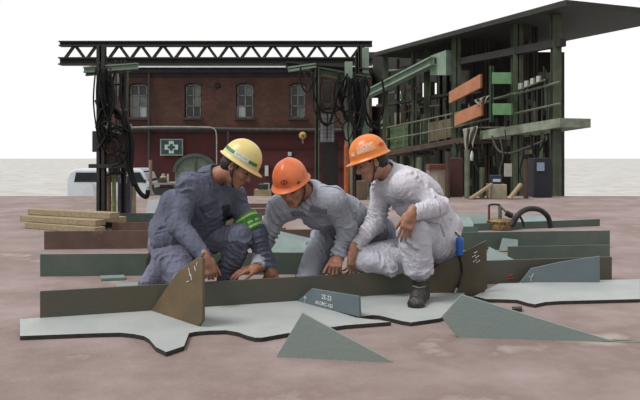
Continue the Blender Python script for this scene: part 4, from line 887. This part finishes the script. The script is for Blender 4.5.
for x, y0, y1, ww in ((327, 80, 103, 8), (337, 82, 98, 5)):
    MB().prism([mp_(x - ww / 2, y1), mp_(x + ww / 2, y1), mp_(x + ww / 2, y0), mp_(x - ww / 2, y0)], (0, .25, 0)).build('motor_housing', m_dk, hs, bevel=.01)
MB().prism([mp_(338, 190, .4), mp_(322, 190, .4), mp_(322, 140, .4), mp_(338, 140, .4)], (0, .2, 0)).build('switch_cabinet', mat('switch_dark', (48, 40, 40), (36, 34, 34), 4), hs)
gp = thing('wire_panel', 'white grid panel hanging below the jib, left of the bright orange helmet', 'panel', mp_(327, 143, -.1))
MB().prism([mp_(320, 142, -.05), mp_(334, 142, -.05), mp_(334.5, 114, -.05), mp_(320.5, 114, -.05)], (0, .02, 0)).build('board', mat('board_grey', (176, 180, 182), (156, 160, 162), 4), gp)
gr = MB()
for k in range(5): gr.bar(mp_(320.4 + k * 3.4, 142, -.07), mp_(320.7 + k * 3.4, 114, -.07), .012, .012)
for k in range(8): gr.bar(mp_(320.2, 115 + k * 3.7, -.075), mp_(334.2, 115 + k * 3.7, -.075), .012, .012)
gr.build('grid', mat('grid_dark', (104, 104, 106)), gp); MB().bar(mp_(327.5, 114, -.08), mp_(327, 139, -.08), .03, .02).build('centre_bar', m_dk, gp)
rng = random.Random(11)
cl = [[(312, 72), (314, 96), (324, 112), (340, 108), (346, 86), (347, 74)], [(344, 78), (342, 100), (348, 118), (358, 112), (360, 84)], [(352, 78), (350, 104), (344, 124), (336, 116), (334, 96)], [(356, 80), (356, 110), (352, 134), (346, 140), (342, 126)], [(360, 80), (364, 112), (360, 130), (352, 122), (350, 100)], [(366, 74), (366, 108), (374, 122), (382, 118), (385, 96)], [(362, 82), (366, 120), (376, 128), (383, 124)], [(346, 76), (338, 92), (330, 122), (322, 122), (318, 108)], [(316, 76), (313, 100), (318, 118), (330, 124), (340, 118)], [(340, 80), (345, 96), (352, 92), (354, 108), (348, 126), (350, 150)], [(354, 82), (362, 96), (358, 118), (362, 142)], [(336, 80), (334, 100), (344, 112), (352, 104), (357, 84)], [(301, 66), (300, 80), (306, 92), (312, 84), (314, 74)], [(322, 76), (320, 96), (326, 108), (334, 102)]]
for k in range(7):
    xa = rng.uniform(336, 364); xb = xa + rng.uniform(6, 20); yl = rng.uniform(96, 132); xm = (xa + xb) / 2
    cl.append([(xa, 76 + rng.uniform(-4, 6)), (xa + rng.uniform(-2, 2), (76 + yl) / 2), (xm, yl), (xb, (80 + yl) / 2), (min(xb + rng.uniform(-3, 2), 384), 78)])
for k, pts in enumerate(cl):
    cable([mp_(x, y, -.15 - .06 * (k % 5)) for x, y in pts], rng.choice((.014, .018, .022, .028)), 'black cable in the tangle hanging from the jib behind the bright orange helmet', 'cables tangled under the jib', n=36)
tag(MB().lathe(gz(mp_(347, 168, -.3), 0), (0, 0, 1), [(.05, 0), (.06, .02), (.06, 1.0), (.04, 1.07), (.03, 1.12)], 14).build('gas_bottle', mat('bottle_orange', (170, 92, 44), (150, 80, 40), 6)), 'narrow orange cylinder standing upright just left of the bright orange helmet', 'cylinder')
tag(MB().prism([mp_(357, 199.5, -.6), mp_(367, 199.5, -.6), mp_(367, 181, -.6), mp_(357, 181, -.6)], (0, .25, 0)).build('junction_box', mat('jb', (110, 90, 72), (90, 74, 60), 6), bevel=.01), 'brown box below the chin of the squatting person', 'box')

# ------------------------------------------------------------------ staging along the right-hand side
FA = Vector((60 * 27 / F, 27, 0)); FB = Vector((240 * 18 / F, 18, 0)); FD = (FB - FA).normalized(); FN = Vector((-FD.y, FD.x, 0)); FN = FN if FN.x > 0 else -FN
def fp(x, y, off=0.0):
    return V(x, y, FA + FN * off, FB + FN * off)
stg = thing('steel_staging', 'green steel staging with columns, walkway and rails along the right side', 'scaffold', gz(fp(460, 150)))
for x, w_, m, off in ((385.5, .20, m_ol, 0), (398, .12, m_dk, .8), (414, .17, m_ol, .2), (427, .20, m_ol, .5), (441, .10, m_dk, 1.2), (456, .26, m_ol, .1), (474, .12, m_dk, .9), (487, .12, m_br, 1.4), (517, .28, m_ol, .25), (535, .14, m_dk, 1.0), (556, .22, m_ol, .2), (405, .10, m_br, 2.2), (448, .12, m_dk, 2.4), (500, .15, m_dk, 2.2), (526, .12, m_br, 2.3)):
    a = fp(x, 100, off); MB().ibeam(gz(a), gz(a, 4.45), w_, w_, .03).build('column', m, stg)
def rail(xa, ya, xb, yb, r, m, off=0, name='rail', n=6): MB().tube([fp(xa, ya, off), fp(xb, yb, off)], r, n).build(name, m, stg)
m_rail = mat('rail_green', (120, 128, 104), (94, 100, 80), 5, rough=.7)
rail(385, 128, 456, 113, .028, m_rail); rail(385, 140, 456, 127, .028, m_rail); rail(456, 113, 490, 101, .03, m_rail); rail(456, 127, 492, 118, .03, m_rail); rail(514, 94.5, 560, 82, .035, m_rail); rail(515, 113.5, 560, 103.5, .03, m_rail); rail(490, 100, 516, 93, .03, m_rail)
for k in range(9): x = 387 + k * 8.4; rail(x, 128 - (x - 385) * .211, x, 151 - (x - 385) * .14, .018, m_rail, name='baluster')
for k in range(6): x = 522 + k * 5; rail(x, 92 - (x - 522) * .27, x, 128 - (x - 522) * .1, .02, m_dk, name='baluster')
def pan(pts, m, off, th, name): MB().prism([fp(x, y, off) for x, y in pts], FN * th).build(name, m, stg)
m_pl = mat('panel_green', (86, 108, 66), (70, 88, 58), 3, rough=.8, bump=.2, c3=(110, 92, 64))
pan([(386, 150), (408, 146), (408, 124), (386, 129)], m_pl, .12, .03, 'panel'); pan([(428, 142), (452, 137), (452, 118), (428, 123)], mat('panel_tan', (120, 108, 84), (96, 84, 66), 3), .4, .03, 'panel')
pan([(386, 156), (456, 143), (456, 138.5), (386, 150.5)], m_br, -.05, .9, 'walkway'); pan([(456, 144), (482, 141), (482, 134), (456, 138.5)], m_br, -.05, .9, 'walkway')
pan([(480, 139.5), (560, 127), (560, 118), (480, 131)], mat('walk_pale', (148, 156, 136), (120, 126, 108), 3, rough=.7, c3=(110, 96, 76)), -.1, 1.0, 'walkway')
pan([(376, 107), (452, 95), (452, 92.5), (376, 104.5)], m_dk, .6, .3, 'cross_beam'); pan([(384, 78), (560, 46), (560, 38), (384, 73)], m_dk, .1, .2, 'cross_beam')
MB().ibeam(fp(366, 95, -.3), fp(434, 61, -.3), .3, .28, .05).build('inclined_beam', m_pg, stg); pan([(430, 75), (446, 75), (446, 50), (430, 56)], m_pg, -.2, .3, 'gusset')
pan([(396, 85), (408, 85), (408, 76), (396, 78)], mat('gus', (104, 116, 92), (84, 92, 74), 3), -.1, .2, 'gusset')
# rear wall with daylight gaps and roof, both added to darken the bays
def back(pts): MB().prism([fp(x, y, 3.2) for x, y in pts], FN * .1).build('rear_shade_wall', mat('shade_wall', (52, 50, 42), (40, 40, 36), 1.2, rough=.9, c3=(66, 54, 44)), stg)
gaps = [(369.5, 378, 98, 106), (398.3, 400.6, 91, 105), (412.4, 414.2, 83, 99), (420.6, 424, 83, 97), (431, 437, 83, 94), (447, 449.4, 83, 88), (466, 469, 99, 107), (503.5, 505.5, 86, 93)]
xp = 366
for a, b, c_, d_ in gaps:
    back([(xp, 228), (a, 228), (a, 52), (xp, 52)]); back([(a, 228), (b, 228), (b, d_), (a, d_)]); back([(a, c_), (b, c_), (b, 52), (a, 52)]); xp = b
back([(xp, 228), (562, 228), (562, 52), (xp, 52)])
ra, rb = fp(374, 100, -.4), fp(566, 100, -.4)
MB().prism([gz(ra, 4.45), gz(rb, 4.45), gz(rb + FN * 4.0, 4.45), gz(ra + FN * 4.0, 4.45)], (0, 0, .14)).build('roof', m_dk, stg)  # slab added overhead to keep daylight out of the staging
m_lt = mat('fitting_pale', (150, 146, 130), (120, 112, 96), 4)
# services inside the bays
rng = random.Random(5)
for k in range(60):
    x = rng.uniform(378, 556); o_ = rng.uniform(.3, 2.8); ya = rng.uniform(64, 150); yb2 = ya + rng.uniform(14, 60); dx = rng.uniform(-3, 3)
    rail(x, ya, x + dx, min(yb2, 205), rng.choice((.02, .03, .045)), rng.choice((m_dk, m_br, m_ol, m_rail, m_dk)), o_, 'service_pipe')
for k in range(34):
    x = rng.uniform(380, 530); y = rng.uniform(66, 190); rail(x, y, x + rng.uniform(10, 34), y - rng.uniform(0, 6), rng.choice((.02, .03, .05)), rng.choice((m_dk, m_br, m_ol, m_rail)), rng.uniform(.2, 2.6), 'service_pipe')
for k in range(44):
    x = rng.uniform(380, 545); y = rng.uniform(70, 190); ww = rng.uniform(3, 9); hh = rng.uniform(4, 16)
    pan([(x, y + hh), (x + ww, y + hh), (x + ww, y), (x, y)], rng.choice((m_dk, m_br, m_ol, m_rail, m_pl, m_lt, m_dk)), rng.uniform(.5, 2.6), .2, 'fitting')
# boards, plates and things on the staging
def stuffpanel(pts, m, off, th, name, label, cat, group=None, bev=.01):
    return tag(MB().prism([fp(x, y, off) for x, y in pts], -FN * th).build(name, m, bevel=bev), label, cat, group)
m_or = mat('board_orange', (190, 128, 94), (170, 110, 80), 2.5, rough=.7, c3=(200, 146, 112), bump=.1)
stuffpanel([(451, 103.5), (482.5, 88), (482.5, 74), (451, 92)], m_or, -.25, .08, 'orange_board', 'upper of two sloping orange boards on the staging', 'board', 'orange boards on the staging')
stuffpanel([(456.5, 126.5), (483.5, 115.5), (483.5, 102), (456.5, 114)], m_or, -.25, .08, 'orange_board', 'lower of two sloping orange boards on the staging', 'board', 'orange boards on the staging')
m_gp = mat('plate_leaf', (92, 136, 90), (80, 120, 80), 3, rough=.6)
stuffpanel([(493.5, 84), (512.5, 84), (512.5, 72.5), (493.5, 72.5)], m_gp, -.4, .06, 'green_plate', 'upper green rectangular plate on the staging beside the orange boards', 'plate', 'green plates on the staging')
stuffpanel([(494, 115), (513, 115), (513, 103.5), (494, 103.5)], m_gp, -.4, .06, 'green_plate', 'lower green rectangular plate on the staging beside the orange boards', 'plate', 'green plates on the staging')
tag(MB().ibeam(fp(491.5, 122, -.4), fp(491.5, 66, -.4), .1, .1, .03).build('plate_post', mat('post_green', (58, 92, 66), (46, 74, 54), 4)), 'dark green upright that carries the two green plates', 'post')
bl = MB()
for k in range(4):
    x = 521.5 + k * 6; y = 86.5 - k * 2.4
    tag(MB().prism([fp(x - 1.6, y + 3, -.1), fp(x + 1.6, y + 2.4, -.1), fp(x + 1.6, y - 3.6, -.1), fp(x - 1.6, y - 3, -.1)], -FN * .06).build('white_block', mat('block_white', (184, 186, 180), (160, 160, 152), 5)), ('first white block from the left in the row hung high on the staging', 'second white block from the left in the row hung high on the staging', 'third white block from the left in the row hung high on the staging', 'last white block in the row hung high on the staging')[k], 'block', 'white blocks in a row high on the staging')
stuffpanel([(519, 91), (546, 80.5), (546, 79), (519, 89.5)], m_rail, -.08, .05, 'block_rail', 'slanting rail that the white blocks sit on', 'rail')
# pale cloths
def cloth_sheet(pts_top, drop, off, label, seed, m):
    rr = random.Random(seed); vs = []; fs = []; nx, ny = 14, 12; (xa, ya), (xb, yb2) = pts_top
    for i in range(nx + 1):
        for j in range(ny + 1):
            u, v_ = i / nx, j / ny; x = xa + (xb - xa) * u + math.sin(v_ * 5 + seed) * .6 - (u - .5) * v_ * (xb - xa) * .55; y = ya + (yb2 - ya) * u + drop * v_ * (.75 + .25 * math.sin(u * 6 + seed))
            vs.append(fp(x, y, off + .08 * math.sin(u * 14 + seed + v_ * 2) - .03))
    for i in range(nx):
        for j in range(ny): a = i * (ny + 1) + j; fs.append([a, a + 1, a + ny + 2, a + ny + 1])
    o = MB().add(vs, fs).build('cloth', m, smooth=True); s_ = o.modifiers.new('s', 'SOLIDIFY'); s_.thickness = .01
    return tag(o, label, 'cloth')
m_cl = mat('cloth_pale', (170, 164, 150), (140, 134, 122), 5, rough=.9, bump=.3)
cloth_sheet(((462, 129), (477, 126)), 24, -.3, 'pale grey cloth hanging below the lower orange board', 1, m_cl)
cloth_sheet(((474, 100), (490, 95)), 7, -.3, 'small pale cloth draped over the rail between the orange boards', 3, m_cl)
tag(MB().lathe(fp(472, 161, -.3), (0, 0, 1), [(.03, 0), (.055, .03), (.06, .16), (.03, .26), (.02, .3)], 14).build('white_float', mat('float_white', (206, 206, 200), (190, 188, 182), 6), smooth=True), 'small white oval float hanging under the pale cloth', 'float')
for k, pts in enumerate([[(492, 136), (498, 150), (510, 153), (528, 147), (546, 140)], [(478, 140), (474, 160), (480, 176), (478, 192)], [(500, 138), (503, 156), (500, 172), (503, 190)], [(520, 136), (524, 152), (520, 172), (526, 190)], [(530, 134), (534, 156), (540, 150), (545, 138)], [(460, 142), (456, 164), (462, 178), (458, 196)]]):
    cable([fp(x, y, -.35 - .05 * (k % 3)) for x, y in pts], (.03, .02, .022, .02, .024, .02)[k], 'dark cable drooping from the right-hand staging', 'cables drooping from the staging', m=mat('cable_grey', (60, 58, 54), (80, 76, 70), 10) if k in (0, 2) else m_cab)
# things standing at the far edge of the deck on the right
YE = 13.6
def ep(x, y, d=0): return P(x, y, YE + d)
def stand(name, xa, xb, ya, yb2, d, m, label, cat, dep=.3, bev=.01, zbase=None):
    a, b, c_, d_ = ep(xa, yb2, d), ep(xb, yb2, d), ep(xb, ya, d), ep(xa, ya, d)
    if zbase is not None: a.z = b.z = zbase
    return tag(MB().prism([a, b, c_, d_], (0, dep, 0)).build(name, m, bevel=bev), label, cat)
zt_ = ep(0, 184.4).z
stand('wooden_box', 491, 507, 184.4, 199, 0, mat('box_pale', (172, 164, 138), (150, 140, 112), 4), 'pale wooden box at the far edge of the deck on the right', 'box', .4, zbase=0)
nb = thing('battery_box', 'dark blue box with white labels standing on the pale wooden box', 'box', ep(497, 184.4, .05))
MB().prism([ep(492, 184.4, .05), ep(502, 184.4, .05), ep(502, 175.5, .05), ep(492, 175.5, .05)], (0, .25, 0)).build('case', mat('navy', (44, 52, 72), (36, 42, 60), 6), nb, bevel=.008); MB().prism([ep(493, 181.8, .04), ep(500.5, 181.8, .04), ep(500.5, 179, .04), ep(493, 179, .04)], (0, .012, 0)).build('label_plate', mat('plate_white', (196, 204, 210)), nb)
wbd = thing('white_board', 'upright whitish board hung on a cord behind the dark blue box', 'board', ep(508, 176.5, .9))
MB().prism([ep(504.5, 176.5, .9), ep(512, 176.5, .9), ep(512, 163.5, .9), ep(504.5, 163.5, .9)], (0, .03, 0)).build('board', mat('board_white', (196, 194, 184), (176, 172, 160), 5), wbd); MB().tube([ep(508, 164, .91), ep(507, 150, .91), ep(505, 130, .91)], .012, 6).build('cord', m_cab, wbd)
rb_ = thing('cabinet', 'whitish cabinet with a rusty red top at the foot of the staging', 'cabinet', gz(ep(438, 0, .4), 0))
a, b = gz(ep(429, 0, .4), 0), gz(ep(447, 0, .4), 0)
MB().prism([a, b, ep(447, 168, .4), ep(429, 168, .4)], (0, .4, 0)).build('body', mat('cab_white', (178, 166, 148), (150, 132, 112), 3, rough=.8, c3=(196, 190, 178)), rb_, bevel=.01); MB().prism([ep(428.5, 169, .35), ep(447.5, 169, .35), ep(446, 164.5, .35), ep(430, 164.5, .35)], (0, .5, 0)).build('top', mat('top_red', (120, 60, 46), (96, 50, 40), 5), rb_)
MB().prism([ep(431, 196, .39), ep(438, 196, .39), ep(438, 172, .39), ep(431, 172, .39)], (0, .02, 0)).build('door', mat('cab_door2', (190, 182, 168), (170, 160, 144), 4), rb_)
stand('oil_drum_rack', 450, 463, 158, 199, .6, mat('rack_red', (84, 46, 40), (62, 40, 36), 4), 'dark red-brown rack right of the whitish cabinet', 'rack', .4, zbase=0)
stand('dark_cabinet', 534, 552, 158, 196, .4, mat('cab_dark', (34, 38, 46), (28, 30, 36), 4), 'dark cabinet at the far right end of the deck', 'cabinet', .4, zbase=0)
tag(MB().prism([ep(537, 171, .38), ep(544.5, 171, .38), ep(544.5, 162.5, .38), ep(537, 162.5, .38)], (0, .015, 0)).build('notice', mat('notice_blue', (150, 166, 186), (130, 148, 170), 6)), 'pale blue notice on the dark cabinet at far right', 'notice')
for x, y0, m, lb in ((482, 168, m_ol, 'olive post standing left of the pale wooden box'), (467, 150, m_rail, 'pale green pipe post under the hanging cloth'), (447.5, 152, m_br, 'brown post right beside the whitish cabinet'), (526, 160, m_br, 'rusty post left of the dark cabinet'), (419, 158, m_rail, 'pale green pipe post behind the squatting person\'s back'), (390, 160, m_ol, 'olive post above the squatting person\'s collar')):
    a = ep(x, y0, .2); tag(MB().tube([gz(a, 0), a, a + Vector((0, 0, .01))], .05, 8).build('steel_post', m), lb, 'post')
kr = MB().bar(ep(470, 199.5), ep(532, 200.5), .06, .06).build('kerb_rail', mat('kerb', (128, 110, 100), (108, 92, 84), 5)); tag(kr, 'low rail along the far edge of the deck on the right', 'rail')
for k, (xa, ya, xb, yb2, lb) in enumerate(((470, 199, 492, 184, 'plank leaning on the left side of the pale wooden box'), (509, 199, 521, 184, 'plank leaning at the right side of the pale wooden box'), (413, 199, 416, 170, 'tall thin plank behind the squatting person\'s shoulder'))):
    tag(MB().bar(ep(xa, ya, -.1), ep(xb, yb2, -.02), .10, .04).build('plank', wood), lb, 'plank')
w = bpy.data.worlds.new('World'); SC.world = w; w.use_nodes = True
w.node_tree.nodes['Background'].inputs[0].default_value = (1, 1, 1, 1); w.node_tree.nodes['Background'].inputs[1].default_value = 1.0
cam = bpy.data.cameras.new('Camera'); co = bpy.data.objects.new('Camera', cam); COL.objects.link(co); SC.camera = co
co.location = (0, 0, CAMH); co.rotation_euler = (math.pi / 2, 0, 0); cam.sensor_width = 36; cam.lens = 36 * F / 640; cam.shift_y = -50 / 640; cam.clip_end = 400
SC.view_settings.view_transform = 'Standard'; SC.view_settings.look = 'None'; SC.view_settings.gamma = 1; SC.view_settings.use_curve_mapping = False
w.node_tree.nodes['Background'].inputs[1].default_value = 1.0
sl = bpy.data.lights.new('sun', 'SUN'); so = bpy.data.objects.new('sun', sl); COL.objects.link(so); sl.energy = 3.0; sl.angle = math.radians(22)
so.rotation_euler = Vector((-.50, -.22, .84)).to_track_quat('Z', 'Y').to_euler(); so.location = (-6, -4, 10)
